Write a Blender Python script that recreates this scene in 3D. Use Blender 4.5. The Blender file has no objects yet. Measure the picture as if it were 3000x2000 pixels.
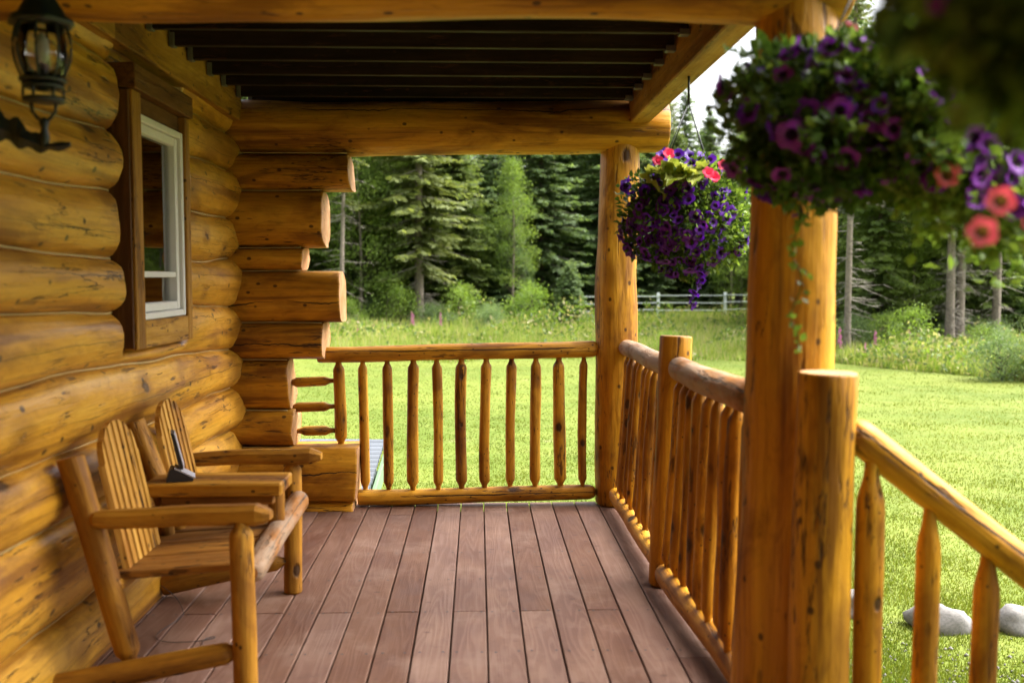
import bpy, math, random
import numpy as np
from mathutils import Vector, Matrix, Quaternion, noise as mnoise

R = math.radians
scene = bpy.context.scene
col = scene.collection

# ------------------------------------------------------------------ camera
cam_d = bpy.data.cameras.new('camera')
cam = bpy.data.objects.new('camera', cam_d)
col.objects.link(cam)
cam.location = (0, 0, 1.42)
cam.rotation_euler = (R(90 - 3.707), 0, R(-1.96))
cam_d.sensor_width = 36
cam_d.lens = 35
cam_d.clip_start = 0.05
cam_d.clip_end = 2000
cam_d.dof.use_dof = True
cam_d.dof.focus_distance = 6.6
cam_d.dof.aperture_fstop = 2.0
cam_d.dof.aperture_blades = 9
scene.camera = cam

# ------------------------------------------------------------------ sky, sun, exposure
world = bpy.data.worlds.new('World')
scene.world = world
world.use_nodes = True
wn = world.node_tree
wn.nodes.clear()
sky = wn.nodes.new('ShaderNodeTexSky')
sky.sky_type = 'NISHITA'
sky.sun_disc = False
sky.sun_elevation = R(50)
sky.sun_rotation = R(76)
sky.air_density = 1.0
sky.dust_density = 6.0
sky.ozone_density = 1.0
hs = wn.nodes.new('ShaderNodeHueSaturation')
hs.inputs['Saturation'].default_value = 0.22
bg = wn.nodes.new('ShaderNodeBackground')
bg.inputs['Strength'].default_value = 0.138
wo = wn.nodes.new('ShaderNodeOutputWorld')
wn.links.new(sky.outputs[0], hs.inputs['Color'])
wn.links.new(hs.outputs[0], bg.inputs['Color'])
wn.links.new(bg.outputs[0], wo.inputs['Surface'])

sun_d = bpy.data.lights.new('sun', 'SUN')
sun_d.energy = 2.25
sun_d.angle = R(60)
sun_d.color = (1.0, 0.95, 0.86)
sun = bpy.data.objects.new('sun', sun_d)
col.objects.link(sun)
_sd = Vector((math.sin(R(76)) * math.cos(R(50)), math.cos(R(76)) * math.cos(R(50)), math.sin(R(50))))
sun.rotation_euler = _sd.to_track_quat('Z', 'Y').to_euler()

vs = scene.view_settings
vs.view_transform = 'Standard'
vs.look = 'None'
vs.exposure = 2.12
vs.gamma = 1.0
vs.use_curve_mapping = False
scene.cycles.max_bounces = 8
scene.cycles.diffuse_bounces = 4
scene.cycles.transparent_max_bounces = 12

# ------------------------------------------------------------------ helpers
WM = {}

def wm(o):
    return WM.get(o.name, Matrix.Identity(4))

def attach(o, parent):
    """parent o while its own transform stays in world space"""
    if parent is not None:
        o.parent = parent
        o.matrix_parent_inverse = wm(parent).inverted()

def place(o, mat=None, parent=None):
    col.objects.link(o)
    if mat is not None:
        o.matrix_basis = mat
        WM[o.name] = mat.copy()
    else:
        WM[o.name] = Matrix.Identity(4)
    attach(o, parent)
    return o

def tag(o, label=None, cat=None, group=None, kind=None):
    if label: o['label'] = label
    if cat: o['category'] = cat
    if group: o['group'] = group
    if kind: o['kind'] = kind
    return o

def thing(name, loc, label, cat, group=None):
    o = bpy.data.objects.new(name, None)
    o.empty_display_size = 0.1
    place(o, Matrix.Translation(Vector(loc)))
    return tag(o, label, cat, group)

def mesh(name, verts, faces, mats, mi=None, smooth=True):
    me = bpy.data.meshes.new(name)
    me.from_pydata([tuple(v) for v in verts], [], faces)
    if not isinstance(mats, (list, tuple)): mats = [mats]
    for m in mats: me.materials.append(m)
    if mi is not None:
        me.polygons.foreach_set('material_index', mi)
    if smooth is True:
        me.polygons.foreach_set('use_smooth', [True] * len(me.polygons))
    elif smooth:
        me.polygons.foreach_set('use_smooth', smooth)
    me.update()
    return me

def npmesh(name, V, F, mats, mi=None, smooth=False):
    """V (n,3) float, F (m,k) int, all faces with k corners"""
    me = bpy.data.meshes.new(name)
    V = np.asarray(V, np.float32); F = np.asarray(F, np.int32)
    m, k = F.shape
    me.vertices.add(len(V)); me.vertices.foreach_set('co', V.ravel())
    me.loops.add(m * k); me.loops.foreach_set('vertex_index', F.ravel())
    me.polygons.add(m)
    me.polygons.foreach_set('loop_start', np.arange(0, m * k, k, dtype=np.int32))
    me.polygons.foreach_set('loop_total', np.full(m, k, np.int32))
    if not isinstance(mats, (list, tuple)): mats = [mats]
    for mt in mats: me.materials.append(mt)
    if mi is not None: me.polygons.foreach_set('material_index', np.asarray(mi, np.int32))
    if smooth: me.polygons.foreach_set('use_smooth', np.ones(m, bool))
    me.update(calc_edges=True)
    me.validate()
    return me

def axis_matrix(p0, p1, spin=0.0):
    p0 = Vector(p0); d = (Vector(p1) - p0)
    q = d.to_track_quat('Z', 'Y') @ Quaternion((0, 0, 1), spin)
    return Matrix.Translation(p0) @ q.to_matrix().to_4x4(), d.length

def log_mesh(name, L, r0, r1, mats, seed=0, seg=18, step=0.09, wob=0.03, bend=0.006, ends=('flat', 'flat'), tenon=0.06, ten_r=0.5):
    """peeled log along local +Z, uneven radius, wandering centre line"""
    rng = random.Random(seed)
    zs = []
    def endz(kind):
        if kind == 'flat': return [(0.0, 0.955), (0.008, 1.0)]
        if kind == 'round': return [(0.0, 0.45), (0.006, 0.66), (0.018, 0.85), (0.035, 0.96), (0.055, 1.0)]
        return [(0.0, ten_r * 0.96), (tenon * 0.34, ten_r * 1.0), (tenon * 0.50, ten_r * 1.10), (tenon * 0.93, 0.955), (tenon * 1.12, 1.0)]
    a = endz(ends[0]); b = endz(ends[1])
    z0 = a[-1][0]; z1 = L - b[-1][0]
    n = max(2, int((z1 - z0) / step))
    prof = [(z, s) for z, s in a[:-1]]
    prof += [(z0 + (z1 - z0) * i / n, 1.0) for i in range(n + 1)]
    prof += [(L - z, s) for z, s in reversed(b[:-1])]
    ph = [rng.uniform(0, 100) for _ in range(6)]
    verts, faces, mi, sm = [], [], [], []
    for z, s in prof:
        r = r0 + (r1 - r0) * z / L
        cx = bend * math.sin(z * 2.1 + ph[0]) + 0.5 * bend * math.sin(z * 5.3 + ph[1])
        cy = bend * math.sin(z * 1.9 + ph[2]) + 0.5 * bend * math.sin(z * 4.7 + ph[3])
        for k in range(seg):
            t = 2 * math.pi * k / seg
            w = mnoise.noise(Vector((math.cos(t) * 1.1 + ph[4], math.sin(t) * 1.1, z * 3.2 + ph[5])))
            rr = r * s * (1 + wob * 1.6 * w)
            verts.append((cx + rr * math.cos(t), cy + rr * math.sin(t), z))
    m = len(prof)
    for i in range(m - 1):
        for k in range(seg):
            k2 = (k + 1) % seg
            faces.append((i * seg + k, i * seg + k2, (i + 1) * seg + k2, (i + 1) * seg + k)); mi.append(0); sm.append(True)
    faces.append(tuple(reversed(range(seg)))); mi.append(1); sm.append(False)
    faces.append(tuple((m - 1) * seg + k for k in range(seg))); mi.append(1); sm.append(False)
    return mesh(name, verts, faces, mats, mi, sm)

_seed = [1000]
def log(name, p0, p1, r0, r1=None, mats=None, parent=None, crack=0.0, seg=18, spin=None, **kw):
    _seed[0] += 7
    sd = kw.pop('seed', _seed[0])
    M, L = axis_matrix(p0, p1, (sd * 1.7) % 6.283 if spin is None else spin)
    me = log_mesh(name, L, r0, r1 if r1 is not None else r0, mats or [W['log'], W['end']], sd, seg=seg, **kw)
    o = bpy.data.objects.new(name, me)
    o['crack'] = float(crack)
    return place(o, M, parent)

def box_data(sx, sy, sz, bev=0.0):
    hx, hy, hz = sx / 2, sy / 2, sz / 2
    if bev <= 0:
        v = [(x, y, z) for x in (-hx, hx) for y in (-hy, hy) for z in (-hz, hz)]
        f = [(0, 1, 3, 2), (4, 6, 7, 5), (0, 4, 5, 1), (2, 3, 7, 6), (0, 2, 6, 4), (1, 5, 7, 3)]
        return v, f
    b = min(bev, hx * .45, hy * .45, hz * .45)
    v, idx = [], {}
    for ix in (-1, 1):
        for iy in (-1, 1):
            for iz in (-1, 1):
                for ax in range(3):
                    p = [ix * (hx - b), iy * (hy - b), iz * (hz - b)]
                    p[ax] = (ix, iy, iz)[ax] * (hx, hy, hz)[ax]
                    idx[(ix, iy, iz, ax)] = len(v); v.append(tuple(p))
    f = []
    for ax in range(3):
        o1, o2 = [a for a in range(3) if a != ax]
        for s in (-1, 1):
            q = []
            for (a, c) in ((-1, -1), (1, -1), (1, 1), (-1, 1)):
                k = [0, 0, 0]; k[ax] = s; k[o1] = a; k[o2] = c
                q.append(idx[(k[0], k[1], k[2], ax)])
            f.append(tuple(q))
    for ax in range(3):
        o1, o2 = [a for a in range(3) if a != ax]
        for a in (-1, 1):
            for c in (-1, 1):
                q = []
                for (s, w) in ((-1, o1), (1, o1), (1, o2), (-1, o2)):
                    k = [0, 0, 0]; k[ax] = s; k[o1] = a; k[o2] = c
                    q.append(idx[(k[0], k[1], k[2], w)])
                f.append(tuple(q))
    for ix in (-1, 1):
        for iy in (-1, 1):
            for iz in (-1, 1):
                f.append(tuple(idx[(ix, iy, iz, a)] for a in range(3)))
    return v, f

def fix_normals(me):
    import bmesh
    bm = bmesh.new(); bm.from_mesh(me)
    bmesh.ops.recalc_face_normals(bm, faces=bm.faces[:])
    bm.to_mesh(me); bm.free()

def box(name, lo, hi, mat, parent=None, bev=0.004, rot=None, long_axis=None, me=None):
    """box from lo to hi in world space; its longest side becomes local Z (grain direction)"""
    lo, hi = Vector(lo), Vector(hi)
    s = hi - lo; c = (lo + hi) / 2
    ax = long_axis if long_axis is not None else max(range(3), key=lambda i: s[i])
    if ax == 2: Q = Matrix.Identity(4); d = (s.x, s.y, s.z)
    elif ax == 1: Q = Matrix.Rotation(R(-90), 4, 'X'); d = (s.x, s.z, s.y)
    else: Q = Matrix.Rotation(R(90), 4, 'Y'); d = (s.z, s.y, s.x)
    if me is None:
        v, f = box_data(*d, bev)
        me = mesh(name, v, f, mat, smooth=False)
        fix_normals(me)
    o = bpy.data.objects.new(name, me)
    M = Matrix.Translation(c)
    if rot is not None: M = M @ rot
    return place(o, M @ Q, parent)

def tube(name, pts, r, mat, parent=None, seg=8, closed=False, rfun=None):
    pts = [Vector(p) for p in pts]
    n = len(pts); verts, faces = [], []
    up = Vector((0, 0, 1))
    for i, p in enumerate(pts):
        if closed: d = pts[(i + 1) % n] - pts[i - 1]
        else: d = pts[min(i + 1, n - 1)] - pts[max(i - 1, 0)]
        d.normalize()
        a = d.cross(up)
        if a.length < 1e-3: a = d.cross(Vector((1, 0, 0)))
        a.normalize(); b = a.cross(d)
        rr = rfun(i / max(1, n - 1)) if rfun else r
        for k in range(seg):
            t = 2 * math.pi * k / seg
            verts.append(p + a * rr * math.cos(t) + b * rr * math.sin(t))
    for i in range(n if closed else n - 1):
        j = (i + 1) % n
        for k in range(seg):
            k2 = (k + 1) % seg
            faces.append((i * seg + k, i * seg + k2, j * seg + k2, j * seg + k))
    if not closed:
        faces.append(tuple(reversed(range(seg)))); faces.append(tuple((n - 1) * seg + k for k in range(seg)))
    me = mesh(name, verts, faces, mat)
    fix_normals(me)
    o = bpy.data.objects.new(name, me)
    return place(o, None, parent)

def lathe(name, prof, c, mat, parent=None, seg=24, flute=0, fl_amp=0.0):
    verts, faces = [], []
    for r, z in prof:
        for k in range(seg):
            t = 2 * math.pi * k / seg
            rr = r * (1 + (fl_amp * math.cos(flute * t) if flute else 0))
            verts.append((rr * math.cos(t), rr * math.sin(t), z))
    m = len(prof)
    for i in range(m - 1):
        for k in range(seg):
            k2 = (k + 1) % seg
            faces.append((i * seg + k, i * seg + k2, (i + 1) * seg + k2, (i + 1) * seg + k))
    faces.append(tuple(reversed(range(seg)))); faces.append(tuple((m - 1) * seg + k for k in range(seg)))
    me = mesh(name, verts, faces, mat)
    fix_normals(me)
    o = bpy.data.objects.new(name, me)
    return place(o, Matrix.Translation(Vector(c)), parent)

# ------------------------------------------------------------------ materials
class NB:
    def __init__(s, name):
        s.m = bpy.data.materials.new(name); s.m.use_nodes = True
        s.t = s.m.node_tree; s.t.nodes.clear()
    def n(s, typ, **kw):
        nd = s.t.nodes.new(typ)
        for k, v in kw.items():
            if k.startswith('i_'):
                key = k[2:]
                key = int(key) if key.isdigit() else key.replace('_', ' ')
                s.put(nd, key, v)
            else: setattr(nd, k, v)
        return nd
    def put(s, nd, key, v):
        if hasattr(v, 'outputs'): v = v.outputs[0]
        if isinstance(v, bpy.types.NodeSocket): s.t.links.new(v, nd.inputs[key])
        else: nd.inputs[key].default_value = v
    def math(s, op, a, b=0.0, c=None, clamp=False):
        nd = s.n('ShaderNodeMath', operation=op, use_clamp=clamp)
        s.put(nd, 0, a); s.put(nd, 1, b)
        if c is not None: s.put(nd, 2, c)
        return nd.outputs[0]
    def mix(s, f, a, b, mode='MIX'):
        nd = s.n('ShaderNodeMix', data_type='RGBA', blend_type=mode)
        s.put(nd, 0, f); s.put(nd, 6, a); s.put(nd, 7, b)
        return nd.outputs[2]
    def rng(s, v, a, b, c=0.0, d=1.0, smooth=True):
        nd = s.n('ShaderNodeMapRange', interpolation_type='SMOOTHSTEP' if smooth else 'LINEAR')
        s.put(nd, 0, v); s.put(nd, 1, a); s.put(nd, 2, b); s.put(nd, 3, c); s.put(nd, 4, d)
        return nd.outputs[0]
    def noise(s, vec, scale, detail=4, rough=0.55, dist=0.0):
        nd = s.n('ShaderNodeTexNoise')
        s.put(nd, 'Vector', vec); s.put(nd, 'Scale', scale); s.put(nd, 'Detail', detail); s.put(nd, 'Roughness', rough); s.put(nd, 'Distortion', dist)
        return nd.outputs[0]
    def mapping(s, vec, scale):
        nd = s.n('ShaderNodeMapping'); s.put(nd, 'Vector', vec); nd.inputs['Scale'].default_value = scale
        return nd.outputs[0]
    def coords(s, rand=True):
        tc = s.n('ShaderNodeTexCoord').outputs['Object']
        if not rand: return tc
        oi = s.n('ShaderNodeObjectInfo').outputs['Random']
        k = s.math('MULTIPLY', oi, 53.0)
        cb = s.n('ShaderNodeCombineXYZ', i_0=k, i_1=s.math('MULTIPLY', oi, 31.0), i_2=s.math('MULTIPLY', oi, 71.0))
        va = s.n('ShaderNodeVectorMath', operation='ADD')
        s.put(va, 0, tc); s.put(va, 1, cb)
        return va.outputs[0]
    def out(s, surf):
        o = s.n('ShaderNodeOutputMaterial'); s.put(o, 'Surface', surf); return s.m
    def bsdf(s, color, rough=0.5, bump=None, bump_s=0.3, bump_d=0.01, metal=0.0, spec=0.5, coat=0.0):
        b = s.n('ShaderNodeBsdfPrincipled')
        s.put(b, 'Base Color', color); s.put(b, 'Roughness', rough); s.put(b, 'Metallic', metal)
        s.put(b, 'Specular IOR Level', spec)
        if coat: s.put(b, 'Coat Weight', coat); s.put(b, 'Coat Roughness', 0.3)
        if bump is not None:
            bp = s.n('ShaderNodeBump'); s.put(bp, 'Strength', bump_s); s.put(bp, 'Distance', bump_d); s.put(bp, 'Height', bump)
            s.put(b, 'Normal', bp)
        return b

def c4(r, g, b): return (r, g, b, 1.0)

def wood(name, light, mid, dark, knot_scale=4.5, knot_r=0.13, rough=0.42, coat=0.15, crack_w=0.05, weather=0.0, blotch=0.5, relief=0.75, spec=0.22):
    s = NB(name)
    raw = s.coords(False); v = s.coords(True)
    g1 = s.noise(s.mapping(v, (7, 7, 0.55)), 1.0, 5, 0.6, 0.4)
    g2 = s.noise(s.mapping(v, (70, 70, 2.2)), 1.0, 3, 0.6)
    bl = s.noise(s.mapping(v, (4.2, 4.2, 1.7)), 1.0, 5, 0.62, 0.6)
    mo = s.noise(s.mapping(v, (26, 26, 9)), 1.0, 4, 0.65, 0.8)
    kn = s.noise(s.mapping(v, (11, 11, 2.6)), 1.0, 2, 0.5)          # drawknife facets
    c = s.mix(s.rng(g1, 0.37, 0.49), s.mix(0.75, mid, dark), mid)
    c = s.mix(s.rng(g1, 0.50, 0.66), c, light)
    c = s.mix(s.math('MULTIPLY', s.rng(bl, 0.47, 0.66), blotch), c, dark)
    c = s.mix(s.math('MULTIPLY', s.rng(mo, 0.50, 0.72), blotch * 0.55), c, dark)
    c = s.mix(s.math('MULTIPLY', s.rng(g2, 0.45, 0.75), 0.38), c, dark)
    # knots: sparse dark eyes of different sizes with a ring
    vo = s.n('ShaderNodeTexVoronoi', feature='F1'); s.put(vo, 'Vector', s.mapping(v, (1, 1, 0.62))); s.put(vo, 'Scale', knot_scale)
    sp = s.n('ShaderNodeSeparateColor'); s.put(sp, 0, vo.outputs['Color'])
    kr = s.rng(sp.outputs[0], 0.0, 1.0, 0.25, 1.25, False)
    kd = s.math('DIVIDE', s.math('ADD', vo.outputs['Distance'], s.math('MULTIPLY', s.math('SUBTRACT', mo, 0.5), 0.16)), kr)
    ring = s.rng(kd, knot_r * 1.0, knot_r * 2.6, 1.0, 0.0)
    core = s.rng(kd, knot_r * 0.5, knot_r * 1.05, 1.0, 0.0)
    c = s.mix(s.math('MULTIPLY', ring, 0.45), c, dark)
    c = s.mix(s.math('MULTIPLY', core, 0.92), c, c4(0.030, 0.012, 0.005))
    # bark flecks: short dark dashes along the grain, in loose clusters
    st = s.noise(s.mapping(v, (30, 30, 5.0)), 1.0, 3, 0.6)
    st2 = s.noise(s.mapping(v, (3.1, 3.1, 1.4)), 1.0, 2, 0.5)
    fl = s.math('MULTIPLY', s.rng(st, 0.60, 0.68), s.rng(st2, 0.44, 0.56))
    c = s.mix(s.math('MULTIPLY', fl, 0.8), c, c4(0.055, 0.020, 0.007))
    vp = s.n('ShaderNodeTexVoronoi', feature='F1'); s.put(vp, 'Vector', s.mapping(v, (1, 1, 0.75))); s.put(vp, 'Scale', knot_scale * 2.6)
    pin = s.rng(s.math('ADD', vp.outputs['Distance'], s.math('MULTIPLY', s.math('SUBTRACT', g2, 0.5), 0.10)), 0.075, 0.15, 1.0, 0.0)
    c = s.mix(s.math('MULTIPLY', pin, 0.85), c, c4(0.035, 0.013, 0.005))
    cn = s.noise(s.mapping(v, (4.6, 4.6, 0.42)), 1.0, 6, 0.62)
    cm = s.noise(s.mapping(v, (2.0, 2.0, 1.1)), 1.0, 2, 0.5)
    fc = s.math('MULTIPLY', s.rng(s.math('ABSOLUTE', s.math('SUBTRACT', cn, 0.5)), 0.0022, 0.0055, 1.0, 0.0), s.rng(cm, 0.47, 0.55))
    c = s.mix(s.math('MULTIPLY', fc, 0.8), c, c4(0.05, 0.018, 0.006))
    # drying check: one wandering crack per log, angle from the object's own property
    at = s.n('ShaderNodeAttribute', attribute_type='OBJECT', attribute_name='crack').outputs['Fac']
    sx = s.n('ShaderNodeSeparateXYZ'); s.put(sx, 0, raw)
    ang = s.math('ARCTAN2', sx.outputs[1], sx.outputs[0])
    wz = s.noise(s.mapping(v, (0.05, 0.05, 2.0)), 1.0, 5, 0.6)
    wj = s.noise(s.mapping(v, (0.3, 0.3, 28.0)), 1.0, 2, 0.5)
    d = s.math('SUBTRACT', s.math('SUBTRACT', ang, at), s.math('ADD', s.math('MULTIPLY', s.math('SUBTRACT', wz, 0.5), 0.75), s.math('MULTIPLY', s.math('SUBTRACT', wj, 0.5), 0.05)))
    d = s.math('ABSOLUTE', s.math('WRAP', d, math.pi, -math.pi))
    wd = s.math('MULTIPLY', s.rng(wz, 0.36, 0.60, 0.0, 1.0), crack_w)
    ck = s.math('MULTIPLY', s.math('LESS_THAN', d, wd), s.math('GREATER_THAN', s.math('ABSOLUTE', at), 0.001))
    c = s.mix(s.math('MULTIPLY', ck, 0.92), c, c4(0.02, 0.009, 0.004))
    if weather:
        wn_ = s.noise(s.mapping(v, (9, 9, 2.5)), 1.0, 5, 0.65)
        c = s.mix(s.math('MULTIPLY', s.rng(wn_, 0.36, 0.6), weather), c, c4(0.33, 0.255, 0.19))
    h = s.math('ADD', s.math('ADD', s.math('MULTIPLY', g1, 0.5), s.math('MULTIPLY', g2, 0.22)), s.math('ADD', s.math('MULTIPLY', kn, 1.6), s.math('MULTIPLY', mo, 0.25)))
    h = s.math('SUBTRACT', h, s.math('ADD', s.math('MULTIPLY', ck, 1.0), s.math('ADD', s.math('MULTIPLY', core, 0.5), s.math('ADD', s.math('MULTIPLY', fl, 0.3), s.math('MULTIPLY', fc, 0.7)))))
    ro = s.rng(bl, 0.3, 0.7, rough - 0.08, rough + 0.14)
    return s.out(s.bsdf(c, ro, h, relief, 0.014, spec=spec, coat=coat))

W = {}
W['log'] = wood('log_wood', c4(0.60, 0.305, 0.024), c4(0.47, 0.212, 0.012), c4(0.105, 0.028, 0.003), rough=0.52, coat=0.0, crack_w=0.03, blotch=0.6)
W['wall'] = wood('wall_log_wood', c4(0.66, 0.355, 0.042), c4(0.56, 0.270, 0.022), c4(0.17, 0.055, 0.005), knot_scale=3.6, knot_r=0.13, rough=0.42, coat=0.28, crack_w=0.016, blotch=0.55, spec=0.4)
W['rail'] = wood('rail_wood', c4(0.60, 0.300, 0.026), c4(0.47, 0.212, 0.013), c4(0.12, 0.034, 0.004), knot_scale=8, knot_r=0.18, rough=0.5, coat=0.0, crack_w=0.10, blotch=0.55)
W['stick'] = wood('baluster_wood', c4(0.57, 0.275, 0.020), c4(0.44, 0.190, 0.010), c4(0.11, 0.029, 0.003), knot_scale=11, knot_r=0.23, rough=0.52, coat=0.0, crack_w=0.10, blotch=0.6)
W['weathered'] = wood('weathered_rail_wood', c4(0.40, 0.18, 0.045), c4(0.30, 0.115, 0.02), c4(0.12, 0.040, 0.008), knot_scale=7, knot_r=0.14, rough=0.65, coat=0, crack_w=0.09, weather=0.65)
W['bench'] = wood('bench_wood', c4(0.52, 0.262, 0.034), c4(0.40, 0.180, 0.016), c4(0.12, 0.036, 0.005), knot_scale=7, knot_r=0.16, rough=0.55, coat=0.0, crack_w=0.07, blotch=0.55)
W['slat'] = wood('slat_wood', c4(0.60, 0.33, 0.070), c4(0.50, 0.250, 0.040), c4(0.24, 0.085, 0.012), knot_scale=7, knot_r=0.07, rough=0.55, coat=0.0, blotch=0.3)
W['seat'] = wood('seat_wood', c4(0.36, 0.165, 0.03), c4(0.26, 0.105, 0.018), c4(0.09, 0.034, 0.008), knot_scale=6, knot_r=0.08, rough=0.55, coat=0.0)
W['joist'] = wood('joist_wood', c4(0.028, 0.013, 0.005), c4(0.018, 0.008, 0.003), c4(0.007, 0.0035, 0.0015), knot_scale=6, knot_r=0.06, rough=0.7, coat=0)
W['plank'] = wood('plank_wood', c4(0.44, 0.230, 0.036), c4(0.34, 0.160, 0.018), c4(0.12, 0.042, 0.006), knot_scale=6, knot_r=0.08, rough=0.55, coat=0.0, blotch=0.4)
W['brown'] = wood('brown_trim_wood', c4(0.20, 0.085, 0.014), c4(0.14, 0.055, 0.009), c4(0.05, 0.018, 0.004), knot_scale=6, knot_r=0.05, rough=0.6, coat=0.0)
def end_mat():
    s = NB('end_grain_wood')
    raw = s.coords(False); v = s.coords(True)
    sx = s.n('ShaderNodeSeparateXYZ'); s.put(sx, 0, raw)
    r = s.math('SQRT', s.math('ADD', s.math('MULTIPLY', sx.outputs[0], sx.outputs[0]), s.math('MULTIPLY', sx.outputs[1], sx.outputs[1])))
    n1 = s.noise(v, 9.0, 4, 0.6); n2 = s.noise(v, 60.0, 3, 0.6)
    rg = s.math('SINE', s.math('ADD', s.math('MULTIPLY', r, 620.0), s.math('MULTIPLY', n1, 26.0)))
    c = s.mix(s.rng(n1, 0.3, 0.7), c4(0.40, 0.19, 0.065), c4(0.56, 0.31, 0.15))
    c = s.mix(s.math('MULTIPLY', s.rng(rg, -0.3, 1.0), 0.4), c, c4(0.28, 0.105, 0.025))
    ang = s.math('ARCTAN2', sx.outputs[1], sx.outputs[0])
    ra = s.math('SINE', s.math('ADD', s.math('MULTIPLY', ang, 7.0), s.math('MULTIPLY', n1, 14.0)))
    ck = s.math('MULTIPLY', s.rng(ra, 0.985, 0.997), s.rng(n2, 0.45, 0.5))
    c = s.mix(s.math('MULTIPLY', ck, 0.85), c, c4(0.05, 0.018, 0.006))
    c = s.mix(s.math('MULTIPLY', s.rng(n2, 0.5, 0.8), 0.3), c, c4(0.22, 0.10, 0.04))
    return s.out(s.bsdf(c, 0.7, s.math('SUBTRACT', rg, s.math('MULTIPLY', ck, 3.0)), 0.3, 0.004, spec=0.4))
W['end'] = end_mat()

def deck_mat():
    s = NB('deck_stain')
    v = s.coords(True)
    oi = s.n('ShaderNodeObjectInfo').outputs['Random']
    warp = s.noise(s.mapping(v, (7, 7, 0.8)), 1.0, 2, 0.5)
    rings = s.math('SINE', s.math('MULTIPLY', warp, 90.0))
    fine = s.noise(s.mapping(v, (160, 160, 3)), 1.0, 3, 0.6)
    blot = s.noise(s.mapping(v, (4, 4, 2)), 1.0, 5, 0.65)
    c = s.mix(s.rng(blot, 0.3, 0.7), c4(0.105, 0.044, 0.027), c4(0.175, 0.092, 0.060))
    c = s.mix(s.math('MULTIPLY', s.rng(rings, -0.2, 1.0), 0.13), c, c4(0.32, 0.205, 0.165))
    c = s.mix(s.math('MULTIPLY', s.rng(fine, 0.5, 0.8), 0.4), c, c4(0.14, 0.06, 0.045))
    hsv = s.n('ShaderNodeHueSaturation'); s.put(hsv, 'Value', s.rng(oi, 0, 1, 0.74, 1.15, False)); s.put(hsv, 'Saturation', s.rng(oi, 0.0, 1.0, 1.12, 0.86, False)); s.put(hsv, 'Color', c)
    c = hsv.outputs[0]
    vo = s.n('ShaderNodeTexVoronoi', feature='F1'); s.put(vo, 'Vector', s.mapping(v, (1, 1, 1.4))); s.put(vo, 'Scale', 5.0)
    k = s.rng(vo.outputs['Distance'], 0.05, 0.11, 1.0, 0.0)
    c = s.mix(s.math('MULTIPLY', k, 0.6), c, c4(0.06, 0.025, 0.02))
    sc = s.noise(s.mapping(v, (30, 30, 60)), 1.0, 2, 0.5)
    c = s.mix(s.math('MULTIPLY', s.rng(sc, 0.70, 0.76), 0.5), c, c4(0.07, 0.03, 0.025))
    dirt = s.noise(s.n('ShaderNodeNewGeometry').outputs['Position'], 2.6, 6, 0.7)
    c = s.mix(s.math('MULTIPLY', s.rng(dirt, 0.50, 0.68), 0.35), c, c4(0.25, 0.165, 0.130))
    c = s.mix(s.math('MULTIPLY', s.rng(dirt, 0.48, 0.34), 0.4), c, c4(0.085, 0.042, 0.032))
    h = s.math('ADD', s.math('MULTIPLY', rings, 0.1), fine)
    return s.out(s.bsdf(c, s.rng(blot, 0.3, 0.7, 0.5, 0.7), h, 0.3, 0.004, spec=0.3))
W['deck'] = deck_mat()

def simple(name, col_, rough=0.5, metal=0.0, var=0.25, scale=20, spec=0.5, coat=0.0):
    s = NB(name)
    v = s.coords(True)
    n = s.noise(v, scale, 4)
    c = s.mix(s.math('MULTIPLY', s.rng(n, 0.3, 0.7), var), col_, tuple(x * 0.45 for x in col_[:3]) + (1,))
    return s.out(s.bsdf(c, rough, n, 0.15, 0.003, metal=metal, spec=spec, coat=coat))
W['caulk'] = simple('caulk', c4(0.46, 0.33, 0.14), 0.7, var=0.3)
W['vinyl'] = simple('white_vinyl', c4(0.72, 0.70, 0.66), 0.35, var=0.08)
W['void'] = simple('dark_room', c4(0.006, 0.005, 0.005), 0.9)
W['iron'] = simple('black_iron', c4(0.012, 0.018, 0.015), 0.45, 0.0, var=0.3, scale=60)
W['frost'] = simple('frosted_bulb', c4(0.35, 0.34, 0.32), 0.3, var=0.1)
W['black'] = simple('black_plastic', c4(0.012, 0.010, 0.014), 0.5)
W['paper'] = simple('pale_paper', c4(0.36, 0.34, 0.38), 0.6, var=0.1)
W['zinc'] = simple('galvanised_zinc', c4(0.17, 0.175, 0.15), 0.5, 0.5, var=0.4)
W['steel'] = simple('corrugated_steel', c4(0.13, 0.150, 0.18), 0.65, 0.0, var=0.35, scale=6)
W['green_trim'] = simple('green_painted_trim', c4(0.13, 0.22, 0.12), 0.6)
W['rock'] = simple('granite', c4(0.19, 0.18, 0.17), 0.9, var=0.6, scale=9)
W['gravel'] = simple('grey_gravel', c4(0.18, 0.17, 0.16), 0.9, var=0.7, scale=30)
W['white_paint'] = simple('white_fence_paint', c4(0.78, 0.82, 0.84), 0.6, var=0.1)
W['pot'] = simple('coir_pot', c4(0.05, 0.03, 0.018), 0.9, var=0.5)
W['bark'] = simple('grey_bark', c4(0.25, 0.205, 0.165), 0.95, var=0.75, scale=14)
W['bark_dark'] = simple('brown_bark', c4(0.11, 0.085, 0.065), 0.95, var=0.7, scale=14)

def glass_mat():
    s = NB('window_glass')
    fr = s.n('ShaderNodeFresnel', i_IOR=1.5)
    tr = s.n('ShaderNodeBsdfTransparent'); gl = s.n('ShaderNodeBsdfGlossy', i_Roughness=0.01)
    m = s.n('ShaderNodeMixShader')
    s.put(m, 0, s.math('MULTIPLY', fr.outputs[0], 1.6, clamp=True)); s.put(m, 1, tr); s.put(m, 2, gl)
    return s.out(m)
W['glass'] = glass_mat()

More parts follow.
